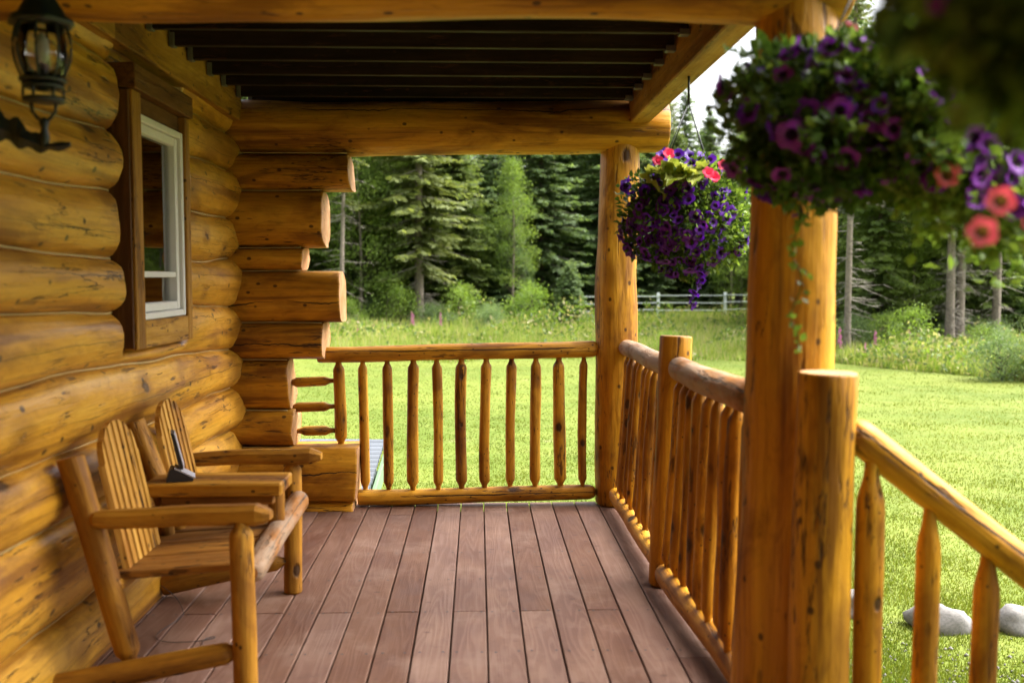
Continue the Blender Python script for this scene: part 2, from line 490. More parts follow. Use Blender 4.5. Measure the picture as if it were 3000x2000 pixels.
def leaf_mat(name, a, b, trans=0.35, rough=0.55, scale=3.0, tcol=None, coords_rand=True):
    s = NB(name)
    v = s.coords(coords_rand)
    n1 = s.noise(v, scale, 3)
    n2 = s.noise(v, scale * 9, 2)
    oi = s.n('ShaderNodeObjectInfo').outputs['Random']
    f = s.rng(s.math('ADD', s.math('MULTIPLY', n1, 0.6), s.math('MULTIPLY', n2, 0.4)), 0.35, 0.65)
    c = s.mix(f, a, b)
    hsv = s.n('ShaderNodeHueSaturation'); s.put(hsv, 'Value', s.rng(oi, 0, 1, 0.8, 1.2, False)); s.put(hsv, 'Color', c)
    c = hsv.outputs[0]
    bs = s.bsdf(c, rough, spec=0.3)
    t = s.n('ShaderNodeBsdfTranslucent')
    s.put(t, 'Color', s.mix(1.0, c, tcol or c4(1.0, 1.0, 0.55), 'MULTIPLY'))
    m = s.n('ShaderNodeMixShader', i_0=trans); s.put(m, 1, bs); s.put(m, 2, t)
    return s.out(m)
W['spruce_a'] = leaf_mat('spruce_needles', c4(0.130, 0.190, 0.055), c4(0.260, 0.330, 0.100), 0.55, scale=0.7)
W['spruce_b'] = leaf_mat('blue_spruce_needles', c4(0.115, 0.185, 0.075), c4(0.230, 0.315, 0.130), 0.55, scale=0.7)
W['spruce_dry'] = leaf_mat('dry_spruce_needles', c4(0.115, 0.150, 0.050), c4(0.235, 0.265, 0.095), 0.5, scale=0.7)
W['dead_twig'] = simple('dead_twigs', c4(0.27, 0.24, 0.20), 0.95, var=0.5)
W['alder'] = leaf_mat('alder_leaves', c4(0.115, 0.190, 0.035), c4(0.235, 0.325, 0.065), 0.5, scale=0.8)
W['shrub'] = leaf_mat('shrub_leaves', c4(0.13, 0.22, 0.035), c4(0.27, 0.38, 0.07), 0.5, scale=1.5)
W['willow'] = leaf_mat('willow_leaves', c4(0.12, 0.19, 0.075), c4(0.22, 0.30, 0.13), 0.45, scale=1.5)
W['g1'] = leaf_mat('meadow_grass', c4(0.24, 0.32, 0.055), c4(0.42, 0.48, 0.13), 0.5, scale=0.25)
W['g2'] = leaf_mat('meadow_seed_heads', c4(0.38, 0.38, 0.16), c4(0.55, 0.49, 0.28), 0.45, scale=0.25)
W['g3'] = leaf_mat('meadow_leaves', c4(0.16, 0.26, 0.04), c4(0.28, 0.40, 0.07), 0.45, scale=0.4)
W['lawn1'] = leaf_mat('lawn_blades', c4(0.088, 0.126, 0.012), c4(0.150, 0.188, 0.022), 0.45, scale=0.3, coords_rand=False)
W['lawn2'] = leaf_mat('lawn_blades_yellow', c4(0.140, 0.165, 0.022), c4(0.185, 0.196, 0.038), 0.45, scale=0.3, coords_rand=False)
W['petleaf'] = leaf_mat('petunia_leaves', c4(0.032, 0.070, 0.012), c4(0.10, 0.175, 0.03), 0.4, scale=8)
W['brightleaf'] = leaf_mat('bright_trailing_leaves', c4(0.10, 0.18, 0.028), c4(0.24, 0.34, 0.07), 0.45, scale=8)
W['lime'] = leaf_mat('lime_leaves', c4(0.20, 0.26, 0.035), c4(0.34, 0.35, 0.09), 0.4, scale=6)
W['purple'] = leaf_mat('purple_petals', c4(0.070, 0.010, 0.24), c4(0.17, 0.030, 0.48), 0.35, scale=12, tcol=c4(0.8, 0.5, 1.0))
W['violet'] = leaf_mat('violet_petals', c4(0.14, 0.014, 0.27), c4(0.30, 0.045, 0.50), 0.35, scale=12, tcol=c4(0.9, 0.5, 1.0))
W['throat'] = leaf_mat('dark_throat', c4(0.02, 0.004, 0.05), c4(0.04, 0.008, 0.08), 0.2, scale=12)
W['pink'] = leaf_mat('hot_pink_petals', c4(0.72, 0.03, 0.10), c4(0.85, 0.07, 0.17), 0.3, scale=12, tcol=c4(1, 0.6, 0.6))
W['coral'] = leaf_mat('coral_petals', c4(0.56, 0.085, 0.125), c4(0.66, 0.15, 0.19), 0.3, scale=12, tcol=c4(1, 0.6, 0.6))
W['coral_throat'] = leaf_mat('olive_throat', c4(0.10, 0.05, 0.02), c4(0.16, 0.08, 0.03), 0.2, scale=12)
W['yellow'] = leaf_mat('yellow_petals', c4(0.62, 0.58, 0.02), c4(0.75, 0.70, 0.06), 0.4, scale=12)
W['magenta'] = leaf_mat('fireweed_petals', c4(0.42, 0.13, 0.28), c4(0.58, 0.24, 0.42), 0.4, scale=12, tcol=c4(1, 0.6, 0.9))

def ground_mat():
    s = NB('lawn_ground')
    tc = s.n('ShaderNodeTexCoord').outputs['Object']
    n1 = s.noise(tc, 0.35, 4, 0.6)
    n2 = s.noise(tc, 3.0, 5, 0.7)
    n3 = s.noise(s.mapping(tc, (1.0, 2.2, 1.0)), 14.0, 3, 0.7)
    c = s.mix(s.rng(n1, 0.35, 0.65), c4(0.09, 0.13, 0.014), c4(0.145, 0.180, 0.026))
    c = s.mix(s.math('MULTIPLY', s.rng(n2, 0.45, 0.7), 0.5), c, c4(0.18, 0.20, 0.045))
    c = s.mix(s.math('MULTIPLY', s.rng(n3, 0.52, 0.72), 0.6), c, c4(0.06, 0.09, 0.012))
    soil = s.noise(tc, 1.3, 5, 0.7)
    c = s.mix(s.math('MULTIPLY', s.rng(soil, 0.64, 0.74), 0.5), c, c4(0.28, 0.25, 0.12))
    return s.out(s.bsdf(c, 0.9, s.math('ADD', n2, n3), 0.6, 0.04, spec=0.2))
W['ground'] = ground_mat()

# ------------------------------------------------------------------ ground
def gz(x, y):
    t = max(0.0, min(1.0, (y - 24) / 22.0)); t = t * t * (3 - 2 * t)
    z = -0.9 + 0.30 * t + 0.004 * max(0, y - 46)
    z += 0.03 * math.sin(x * 0.31 + 1.0) * math.sin(y * 0.23)
    return z
def gznp(x, y):
    t = np.clip((y - 24) / 22.0, 0, 1); t = t * t * (3 - 2 * t)
    return -0.9 + 0.30 * t + 0.004 * np.maximum(0, y - 46) + 0.03 * np.sin(x * 0.31 + 1.0) * np.sin(y * 0.23)

gx = np.concatenate([np.linspace(-400, -45, 12), np.linspace(-40, 50, 91), np.linspace(55, 400, 12)])
gy = np.concatenate([np.linspace(-60, -4, 8), np.linspace(-2, 80, 83), np.linspace(90, 600, 14)])
GX, GY = np.meshgrid(gx, gy)
GV = np.stack([GX.ravel(), GY.ravel(), gznp(GX, GY).ravel()], 1)
nx, ny = len(gx), len(gy)
ii, jj = np.meshgrid(np.arange(nx - 1), np.arange(ny - 1))
a = (jj * nx + ii).ravel()
GF = np.stack([a, a + 1, a + 1 + nx, a + nx], 1)
ground = bpy.data.objects.new('ground', npmesh('ground', GV, GF, W['ground'], smooth=True))
place(ground); tag(ground, kind='structure')

# ------------------------------------------------------------------ deck
deck = bpy.data.objects.new('porch_deck', None)
place(deck, Matrix.Translation(Vector((-0.3, 2.5, 0))))
tag(deck, 'reddish brown plank porch floor', kind='structure')
rng = random.Random(5)
PITCH, X0 = 0.1428, 0.0335
cols = range(-11, 7)
_bm = {}
def deck_board(x, y0, y1, w):
    key = (round(w, 4), round(y1 - y0, 3))
    o = box('deck_board', (x - w / 2, y0, -0.036), (x + w / 2, y1, 0.0), W['deck'], deck, bev=0.003, long_axis=1, me=_bm.get(key))
    _bm[key] = o.data
    o.matrix_basis = Matrix.Translation(Vector((rng.uniform(-.0006, .0006), 0, rng.uniform(-.0012, .0008)))) @ o.matrix_basis
screw_v, screw_f = [], []
def screw(x, y):
    b = len(screw_v)
    for k in range(6):
        t = k * math.pi / 3
        screw_v.append((x + 0.0065 * math.cos(t), y + 0.0065 * math.sin(t), 0.0012))
    screw_f.append(tuple(range(b, b + 6)))
for k in cols:
    xc = X0 + (k - 0.5) * PITCH
    w = PITCH - 0.0065
    joints = [4.165] if k % 2 == 0 else [2.95, 5.9 if k == -3 else 99]
    if k == 6: joints = [3.62]
    ys = [-8.0, -4.9 if k % 2 else -3.6, -1.4 + 0.6 * (k % 3)] + [j for j in joints if j < 6] + [6.215]
    for a0, a1 in zip(ys[:-1], ys[1:]):
        deck_board(xc, a0 + 0.002, a1 - 0.002, w)
    for j in range(14):
        y = 0.5 + j * 0.4575 - 0.003
        for sx in (-0.045, 0.045):
            screw(xc + sx + rng.uniform(-.006, .006), y + rng.uniform(-.008, .008))
so = bpy.data.objects.new('deck_screws', mesh('deck_screws', screw_v, screw_f, W['black'], smooth=False))
place(so, None, deck); tag(so, kind='stuff')
box('deck_frame', (-1.6, -8.0, -0.30), (0.86, 6.17, -0.045), W['brown'], deck, bev=0.01)

# ------------------------------------------------------------------ log cabin
cabin = thing('log_cabin', (-1.5, 3, 0), 'honey coloured log cabin wall of stacked round logs with crossing log ends at the corner', 'cabin')
YA, YB = 3.03, 5.9
SEAMS = [(2.60, 2.60), (2.272, 2.275), (1.990, 2.036), (1.746, 1.769), (1.496, 1.517), (1.312, 1.246), (1.068, 1.014), (0.803, 0.752), (0.579, 0.504), (0.205, 0.215), (-0.09, -0.09)]
def seam_z(i, y):
    a, b = SEAMS[i]
    t = (y - YA) / (YB - YA)
    t = max(-0.6, t)
    z = a + (b - a) * t
    if 0 < i < 10:
        z += 0.012 * math.sin(y * 1.7 + i * 2.3) + 0.007 * math.sin(y * 4.1 + i * 5.1) + 0.003 * math.sin(y * 9.3 + i)
    return z
def sstep(a, b, x):
    t = max(0.0, min(1.0, (x - a) / (b - a))); return t * t * (3 - 2 * t)
def recess(y, z):
    if y < 4.03 or y > 4.955: g = 0.0
    elif y < 4.13:
        u = (y - 4.03) / 0.10; g = 1 - math.sqrt(max(0, 1 - u * u))
    elif y < 4.93: g = 1.0
    else: g = 1 - (y - 4.93) / 0.025
    return g * sstep(1.075, 1.15, z)
XS = -1.512
wys = list(np.linspace(-8.0, 3.7, 60)) + list(np.linspace(4.0, 4.135, 20)) + list(np.linspace(4.2, 4.9, 8)) + [4.93, 4.955, 4.98] + list(np.linspace(5.06, 6.12, 14))
NT = 13
MY = Matrix.Rotation(R(-90), 4, 'X')
for i in range(10):
    verts, faces = [], []
    B0 = 0.103 + 0.012 * math.sin(i * 3.7)
    for y in wys:
        zt, zb = seam_z(i, y), seam_z(i + 1, y)
        zc, h = (zt + zb) / 2, (zt - zb) / 2
        B = B0 * (0.93 + 0.09 * mnoise.noise(Vector((i * 7.7, y * 0.8, 0))))
        row = []
        for k in range(NT):
            t = -math.pi / 2 + math.pi * k / (NT - 1)
            z = zc + h * math.sin(t)
            x = XS + B * max(0.0, math.cos(t)) ** 0.85
            x += 0.012 * mnoise.noise(Vector((i * 3.3, y * 1.8, t * 1.3))) + 0.004 * mnoise.noise(Vector((i * 5.3, y * 6, t * 4)))
            g = recess(y, z)
            x = x + (min(x, -1.515) - x) * g
            row.append((x, y, z))
        row.append((-1.66, y, zt)); row.append((-1.66, y, zb))
        verts += row
    n = NT + 2
    for r in range(len(wys) - 1):
        for k in range(n):
            k2 = (k + 1) % n
            faces.append((r * n + k, (r + 1) * n + k, (r + 1) * n + k2, r * n + k2))
    faces.append(tuple(range(n))); faces.append(tuple((len(wys) - 1) * n + k for k in reversed(range(n))))
    zc = (SEAMS[i][0] + SEAMS[i + 1][0]) / 2
    M = Matrix.Translation(Vector((-1.50, 0, zc))) @ MY
    Mi = M.inverted()
    me = mesh('log', [Mi @ Vector(v) for v in verts], faces, [W['wall'], W['end']])
    fix_normals(me)
    o = bpy.data.objects.new('log', me); o['crack'] = [0.02, 0.25, -0.5, 0.35, -0.3, 0.2, 0.4, -0.12, 0.1, 0.3][i]
    place(o, M, cabin)
for i in range(1, 10):
    segs = [[y for y in wys if y < 4.13], [y for y in wys if y > 4.98]] if SEAMS[i][0] > 1.2 else [wys]
    for sg in segs:
        pts = []
        for y in sg:
            z = seam_z(i, y)
            x = -1.492 + (-1.54 + 1.492) * recess(y, z) * 0.3 + 0.004 * mnoise.noise(Vector((y * 6, i, 0)))
            pts.append((x, y, z))
        tube('caulk_bead', pts, 0.0065, W['caulk'], cabin, seg=6, rfun=lambda t, i=i: 0.0065 * (1 + 0.5 * mnoise.noise(Vector((t * 14, i * 3.1, 0)))))

# crossing logs of the end wall, their tails running past the corner
TAILS = [(2.152, 1.936, -0.767), (1.936, 1.595, -0.924), (1.595, 1.456, -1.051), (1.456, 1.145, -0.827), (1.145, 0.921, -0.933), (0.921, 0.615, -1.144), (0.615, 0.391, -1.117), (0.391, 0.055, -0.739), (0.055, -0.09, -0.76)]
for i, (zt, zb, xe) in enumerate(TAILS):
    zc, h = (zt + zb) / 2, (zt - zb) / 2
    yc, D = 6.135, 0.155 + 0.012 * math.sin(i * 2.1)
    sq = 0.55 if i != 7 else 0.18
    if i == 3: sq = 0.4
    xs = list(np.linspace(-2.6, xe - 0.012, 26)) + [xe]
    verts, faces, mi, sm = [], [], [], []
    n = 26
    for q, x in enumerate(xs):
        s_ = 0.985 if q == len(xs) - 1 else 1.0
        for k in range(n):
            t = 2 * math.pi * k / n
            ct, st = math.cos(t), math.sin(t)
            yy = yc + math.copysign(abs(ct) ** sq, ct) * D * s_ * (1 + 0.04 * mnoise.noise(Vector((x * 2.5, ct + i * 5, st))))
            zz = zc + math.copysign(abs(st) ** 0.9, st) * h * s_
            xx = x + (0.012 * mnoise.noise(Vector((ct * 1.5 + i, st * 1.5, 3))) + 0.01 * ((i * 37 % 5) - 2) * 0.4 * st if q >= len(xs) - 2 else 0)
            verts.append((xx, yy, zz))
    for r in range(len(xs) - 1):
        for k in range(n):
            k2 = (k + 1) % n
            faces.append((r * n + k, (r + 1) * n + k, (r + 1) * n + k2, r * n + k2)); mi.append(0); sm.append(True)
    faces.append(tuple(range(n))); mi.append(1); sm.append(False)
    faces.append(tuple((len(xs) - 1) * n + k for k in reversed(range(n)))); mi.append(1); sm.append(False)
    M = Matrix.Translation(Vector((-1.7, yc, zc))) @ Matrix.Rotation(R(90), 4, 'Y')
    Mi = M.inverted()
    me = mesh('log', [Mi @ Vector(v) for v in verts], faces, [W['log'], W['end']], mi, sm)
    fix_normals(me)
    o = bpy.data.objects.new('log', me); o['crack'] = [0, 0, 0, -1.35, -1.5, 0, 0, -1.7, 0][i]
    place(o, M, cabin)
    if i > 0:
        x1 = min(xe, TAILS[i - 1][2]) - 0.01
        tube('caulk_bead', [(x, 6.035 + 0.003 * math.sin(x * 9), zt + 0.002 * math.sin(x * 7 + i)) for x in np.linspace(-1.6, x1, 14)], 0.0035, W['caulk'], cabin, seg=6)
tube('caulk_bead', [(x, 6.03, 2.156) for x in np.linspace(-1.6, -0.78, 10)], 0.0035, W['caulk'], cabin, seg=6)

# ledger plank that carries the joists
box('ledger_board', (-1.475, -8.0, 2.333), (-1.392, 3.95, 2.66), W['plank'], cabin, bev=0.004)
box('ledger_board', (-1.475, 3.954, 2.337), (-1.396, 6.02, 2.66), W['plank'], cabin, bev=0.004)

# window
WX = -1.40
win = box('window', (-1.505, 4.145, 1.118), (WX, 4.249, 2.182), W['plank'], cabin, bev=0.004)   # near side casing
win['label'] = 'narrow white framed window with plank casing'
box('casing', (-1.505, 4.876, 1.118), (WX, 4.942, 2.182), W['plank'], win)
box('casing', (-1.505, 4.251, 1.118), (WX - 0.002, 4.874, 1.234), W['plank'], win)
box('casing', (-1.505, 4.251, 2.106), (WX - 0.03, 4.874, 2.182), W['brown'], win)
box('side_return', (-1.50, 4.128, 1.125), (WX - 0.012, 4.143, 2.178), W['brown'], win, bev=0.002)
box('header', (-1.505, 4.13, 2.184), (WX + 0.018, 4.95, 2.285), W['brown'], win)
def frame(name, y0, y1, z0, z1, x0, x1, w, mat, parent):
    box(name, (x0, y0, z0), (x1, y0 + w, z1), mat, parent, bev=0.004)
    box(name, (x0, y1 - w, z0), (x1, y1, z1), mat, parent, bev=0.004)
    box(name, (x0, y0 + w + .001, z0), (x1 - .001, y1 - w - .001, z0 + w), mat, parent, bev=0.004)
    box(name, (x0, y0 + w + .001, z1 - w), (x1 - .001, y1 - w - .001, z1), mat, parent, bev=0.004)
frame('window_frame', 4.252, 4.873, 1.236, 2.104, -1.497, WX - 0.012, 0.03, W['vinyl'], win)
frame('sash', 4.284, 4.841, 1.268, 2.072, -1.49, WX - 0.03, 0.038, W['vinyl'], win)
box('meeting_rail', (-1.488, 4.3225, 1.418), (WX - 0.036, 4.802, 1.444), W['vinyl'], win, bev=0.003)
box('pane', (-1.462, 4.323, 1.445), (-1.458, 4.802, 2.033), W['glass'], win, bev=0)
box('pane', (-1.468, 4.323, 1.307), (-1.464, 4.802, 1.417), W['glass'], win, bev=0)
box('dark_interior', (-1.512, 4.26, 1.24), (-1.500, 4.866, 2.10), W['void'], win, bev=0)  # black panel, its colour stands in for the unlit room behind the glass

# ------------------------------------------------------------------ porch roof
roof = thing('porch_roof', (-0.2, 2.5, 2.5), 'dark brown joisted porch ceiling with timber rim beam along its open side', 'roof')
jk = 0
for k in range(-38, 7):
    y = 4.327 + 0.31 * k
    jit = [0, .0, -.02, .012, -.012, .015, .0][k] if k >= 0 else 0
    y += jit
    if abs(y - 3.02) < 0.19: continue
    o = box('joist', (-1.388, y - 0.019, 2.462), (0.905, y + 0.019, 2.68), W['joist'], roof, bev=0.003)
    for nm, xa, xb in (('joist_hanger', -1.391, -1.34),):
        box(nm, (xa, y - 0.023, 2.456), (xb - 0.025, y + 0.023, 2.52), W['zinc'], roof, bev=0.002)
    box('joist_clip', (0.865, y - 0.026, 2.453), (0.911, y + 0.026, 2.48), W['zinc'], roof, bev=0.002)
for k in range(18):
    x = -1.47 + k * 0.146
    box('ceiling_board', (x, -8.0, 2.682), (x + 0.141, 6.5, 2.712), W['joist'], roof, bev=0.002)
box('rim_beam', (0.912, -8.0, 2.338), (1.028, 6.06, 2.68), W['plank'], roof, bev=0.006)

# ------------------------------------------------------------------ beams and posts
beam_far = log('porch_beam', (-1.75, 6.15, 2.318), (1.157, 6.15, 2.328), 0.165, 0.158, [W['log'], W['end']], None, crack=2.5, seg=32, wob=0.02, bend=0.008, spin=0.0)
tag(beam_far, 'horizontal log beam across the far end of the porch resting on the far post', 'beam')
beam_near = log('porch_beam', (-1.75, 3.02, 2.334), (1.105, 3.02, 2.345), 0.157, 0.165, [W['log'], W['end']], None, crack=0.0, seg=32, wob=0.025, bend=0.008, spin=0.0)
tag(beam_near, 'horizontal log beam across the top of the view above the near post', 'beam')
post_far = log('porch_post', (0.872, 6.17, 0.002), (0.868, 6.16, 2.30), 0.142, 0.118, [W['log'], W['end']], None, crack=0, seg=32, wob=0.06, bend=0.009)
tag(post_far, 'thick log post at the far corner of the porch', 'post')
post_near = log('porch_post', (0.942, 3.02, 0.002), (0.962, 3.02, 2.31), 0.143, 0.120, [W['log'], W['end']], None, crack=0, seg=36, wob=0.06, bend=0.009)
tag(post_near, 'thick blurred log post in front behind the big flower basket', 'post')
mid = log('railing_post', (0.868, 4.505, 0.002), (0.911, 4.53, 1.15), 0.075, 0.074, [W['log'], W['end']], None, crack=0, seg=22, wob=0.03, bend=0.004)
tag(mid, 'short round railing post with flat top between the two side railing sections', 'post')
newel = log('railing_post', (0.966, 2.765, -0.9), (0.986, 2.765, 1.152), 0.094, 0.081, [W['log'], W['end']], None, crack=0, seg=26, wob=0.02, bend=0.003)
tag(newel, 'stout round newel post with flat top at the head of the stair railing', 'post')

# ------------------------------------------------------------------ railings
def stick(p0, p1, r, parent, name='baluster', mats=None, **kw):
    return log(name, p0, p1, r, r * 0.97, mats or [W['stick'], W['stick']], parent, seg=12, step=0.06, wob=0.11, bend=0.006,
               ends=('taper', 'taper'), crack=kw.pop('crack', 0.0), **kw)
rng = random.Random(11)
RM = [W['rail'], W['end']]
ra = thing('porch_railing', (-0.1, 6.15, 0), 'log railing with round balusters across the far end of the porch', 'railing')
log('top_rail', (-0.985, 6.15, 0.948), (0.752, 6.15, 0.971), 0.049, 0.052, RM, ra, crack=2.85, spin=0.0, seg=20, wob=0.04, bend=0.005, ends=('flat', 'round'))
log('bottom_rail', (-0.745, 6.15, 0.056), (0.735, 6.15, 0.075), 0.051, 0.046, RM, ra, crack=2.95, spin=0.0, seg=20, wob=0.04, bend=0.005, ends=('flat', 'round'))
for i, x in enumerate((-0.707, -0.554, -0.403, -0.252, -0.101, 0.05, 0.202, 0.357, 0.506, 0.656)):
    r = (0.031, 0.032, 0.036, 0.032, 0.036, 0.034, 0.031, 0.034, 0.038, 0.028)[i]
    stick((x + rng.uniform(-.004, .004), 6.15, 0.088 + 0.012 * (x + 0.7)), (x - 0.004 + rng.uniform(-.006, .006), 6.15, 0.915 + 0.012 * (x + 0.7)), r, ra, crack=2.4 if i == 8 else 0.0)
stick((-0.852, 6.15, 0.372), (-0.862, 6.15, 0.912), 0.037, ra)
for z, x0 in ((0.772, -1.175), (0.618, -1.17), (0.474, -1.13)):
    stick((x0, 6.15, z - 0.003), (-0.885, 6.15, z + 0.003), 0.031, ra, name='short_peg')

rb = thing('porch_railing', (0.88, 5.3, 0), 'side log railing section between the far corner post and the short middle post', 'railing')
log('top_rail', (0.905, 6.05, 0.985), (0.905, 4.55, 1.005), 0.050, 0.052, [W['weathered'], W['end']], rb, crack=0.75, seg=20, wob=0.03, bend=0.006, ends=('round', 'round'), spin=1.0)
log('bottom_rail', (0.850, 6.04, 0.092), (0.846, 4.57, 0.088), 0.047, 0.046, RM, rb, seg=20, wob=0.04, bend=0.006, ends=('round', 'round'))
for i in range(9):
    y = 5.90 - i * 0.152
    stick((0.852 + rng.uniform(-.008, .008), y, 0.12), (0.90 + rng.uniform(-.008, .008), y + rng.uniform(-.01, .01), 0.965), rng.uniform(0.026, 0.038), rb)
rc = thing('porch_railing', (0.88, 3.8, 0), 'side log railing section between the short middle post and the near post', 'railing')
log('top_rail', (0.905, 4.47, 1.005), (0.885, 3.12, 1.03), 0.055, 0.056, [W['weathered'], W['end']], rc, crack=1.55, seg=20, wob=0.03, bend=0.005, ends=('round', 'round'), spin=1.0)
log('bottom_rail', (0.848, 4.43, 0.082), (0.90, 3.12, 0.06), 0.050, 0.055, RM, rc, seg=20, wob=0.04, bend=0.006, ends=('round', 'round'))
for i in range(9):
    y = 4.34 - i * 0.137
    stick((0.856 + 0.004 * i + rng.uniform(-.008, .008), y, 0.11), (0.898 + rng.uniform(-.008, .008), y + rng.uniform(-.01, .01), 0.985), rng.uniform(0.027, 0.040), rc)
rd = thing('stair_railing', (1.5, 2.75, 0), 'blurred sloping log handrail with balusters going down from the newel post', 'railing')
sl = -0.758
def sr(x): return 0.985 + (x - 1.055) * sl
log('top_rail', (1.045, 2.755, sr(1.045)), (2.35, 2.74, sr(2.35)), 0.049, 0.055, RM, rd, crack=2.8, seg=20, wob=0.03, bend=0.005, ends=('round', 'round'), spin=0.0)
log('bottom_rail', (1.03, 2.755, sr(1.045) - 0.86), (2.35, 2.74, sr(2.35) - 0.86), 0.046, 0.05, RM, rd, seg=18, wob=0.03, bend=0.005, ends=('round', 'round'))
for i in range(8):
    x = 1.115 + i * 0.1675
    log('baluster', (x - 0.006, 2.75, sr(x) - 0.86), (x + 0.002, 2.75, sr(x) - 0.01), (0.040, 0.034, 0.036)[i % 3], None, [W['stick'], W['stick']], rd, seg=14, step=0.06, wob=0.05, bend=0.003, ends=('taper', 'taper'), tenon=0.15, ten_r=0.52)

# ------------------------------------------------------------------ bench with a small table between two seats
bench = thing('garden_bench', (-1.05, 3.9, 0), 'rustic log double seat with two slatted backs and a little table between', 'bench')
BM = [W['bench'], W['end']]
def blog(name, p0, p1, r, r1=None, ends=('flat', 'flat'), parent=bench, mats=None, **kw):
    return log(name, p0, p1, r, r1, mats or BM, parent, seg=16, step=0.07, wob=kw.pop('wob', 0.035), bend=kw.pop('bend', 0.004), ends=ends, **kw)
blog('front_leg', (-0.797, 3.345, 0.001), (-0.797, 3.345, 0.615), 0.041, 0.040, ends=('flat', 'taper'))
blog('front_leg', (-0.838, 4.445, 0.001), (-0.838, 4.455, 0.618), 0.041, 0.040, ends=('flat', 'taper'))
blog('stretcher', (-0.80, 3.345, 0.150), (-1.42, 3.30, 0.045), 0.036, 0.046, ends=('taper', 'flat'))
blog('stretcher', (-0.85, 4.44, 0.150), (-1.40, 4.40, 0.048), 0.034, 0.044, ends=('taper', 'flat'))
for y0, y1, zt in ((3.375, 3.395, 0.81), (4.00, 4.02, 0.84), (4.465, 4.475, 0.82)):
    blog('back_post', (-1.188, y0, 0.085 if y0 != 4.00 else 0.36), (-1.385, y1, zt), 0.043, 0.046, ends=('taper', 'flat'), crack=0.9 if y0 < 3.5 else 0)
for y, dz in ((3.375, 0.0), (4.462, 0.004)):
    pr = [(0.0, .62, .55), (.025, .95, .8), (.10, 1, .95), (.3, 1.0, 1.0), (.52, 1.08, 1.02), (.78, 1.05, 1.05), (.92, 1.1, 1.0), (.965, .98, .80), (1.0, .80, .48)]
    sec = [(-.038, -.018), (-.026, -.032), (.026, -.032), (.038, -.016), (.034, .012), (.020, .030), (-.018, .031), (-.036, .014)]
    vv, ff = [], []
    for u, sa, sb in pr:
        for (a_, b_) in sec:
            vv.append((a_ * sa + 0.004 * math.sin(u * 9 + y), b_ * sb + 0.0035 * math.sin(u * 7 + y) + (0.006 if b_ > 0 and .8 < u < .95 else 0), u * 0.605))
    m8 = len(sec)
    for q in range(len(pr) - 1):
        for k in range(m8):
            k2 = (k + 1) % m8
            ff.append((q * m8 + k, q * m8 + k2, (q + 1) * m8 + k2, (q + 1) * m8 + k))
    ff.append(tuple(reversed(range(m8)))); ff.append(tuple((len(pr) - 1) * m8 + k for k in range(m8)))
    me = mesh('arm_rest', vv, ff, BM, smooth=False); fix_normals(me)
    d_ = Vector((0.6, 0, 0.026)).normalized()
    Mx = Matrix(((0, 0, d_.x, 0), (1, 0, 0, 0), (0, 1, d_.z, 0), (0, 0, 0, 1)))
    Ma = Matrix.Translation(Vector((-1.307, y, 0.606 + dz))) @ Mx
    place(bpy.data.objects.new('arm_rest', me), Ma, bench)
blog('front_rail', (-0.768, 3.36, 0.418), (-0.80, 4.44, 0.425), 0.044, 0.046, ends=('round', 'round'), mats=[W['weathered'], W['end']], crack=1.75, spin=0.6)
blog('back_rail', (-1.25, 3.38, 0.36), (-1.25, 4.46, 0.36), 0.035, 0.035)
yb = 3.405
for k, w in enumerate((0.185, 0.17, 0.165, 0.16, 0.165, 0.16)):
    rot = Matrix.Rotation(R(-4.0), 4, 'Y')
    box('seat_board', (-1.262, yb, 0.396), (-0.792, yb + w - 0.006, 0.424), W['seat'], bench, bev=0.005, rot=rot, long_axis=0)
    yb += w + 0.003
# slatted backs: seven thin slats each, tops cut to an arch
bd = Vector((-0.20, 0, 0.94)).normalized()
for bc in (3.615, 4.235):
    n = 7; sw = 0.0515
    for k in range(n):
        u = (k - (n - 1) / 2) / ((n - 1) / 2)
        L = 0.487 - 0.115 * abs(u) ** 2.2
        yc = bc + u * sw * (n - 1) / 2
        base = Vector((-1.225, yc, 0.425))
        d0, d1 = -0.115 * abs(max(-1, u - 0.166)) ** 2.2, -0.115 * abs(min(1, u + 0.166)) ** 2.2
        Lm = 0.487
        hw, ht = (sw - 0.009) / 2, 0.011
        # slat prism with top edge cut to the arch, local z up the slat
        prof = [(-hw, -0.02), (hw, -0.02)]
        top = []
        for q in range(5):
            f = q / 4; uu = u + (f - 0.5) * 0.30
            top.append((-hw + 2 * hw * f, Lm - 0.135 * (1 - math.sqrt(max(0.0, 1 - min(1.0, abs(uu) * 0.93) ** 2)))))
        poly = prof + list(reversed(top))
        m = len(poly)
        v = [(-ht, a, b) for a, b in poly] + [(ht, a * 0.70, b) for a, b in poly]
        f_ = [tuple(range(m)), tuple(m + i for i in reversed(range(m)))] + [(i, (i + 1) % m, m + (i + 1) % m, m + i) for i in range(m)]
        me = mesh('back_slat', v, f_, W['slat'], smooth=False); fix_normals(me)
        o = bpy.data.objects.new('back_slat', me)
        place(o, Matrix.Translation(base) @ Matrix.Rotation(math.atan2(-0.20, 0.94), 4, 'Y'), bench)
box('table_top', (-1.285, 3.79, 0.582), (-0.755, 4.03, 0.631), W['bench'], bench, bev=0.006, long_axis=0)
blog('table_leg', (-0.800, 3.91, 0.43), (-0.800, 3.91, 0.585), 0.032, 0.032)
blog('table_leg', (-1.23, 3.91, 0.38), (-1.25, 3.91, 0.585), 0.030, 0.030)
box('table_cleat', (-1.22, 3.82, 0.545), (-0.79, 3.86, 0.580), W['seat'], bench, bev=0.004, long_axis=0)

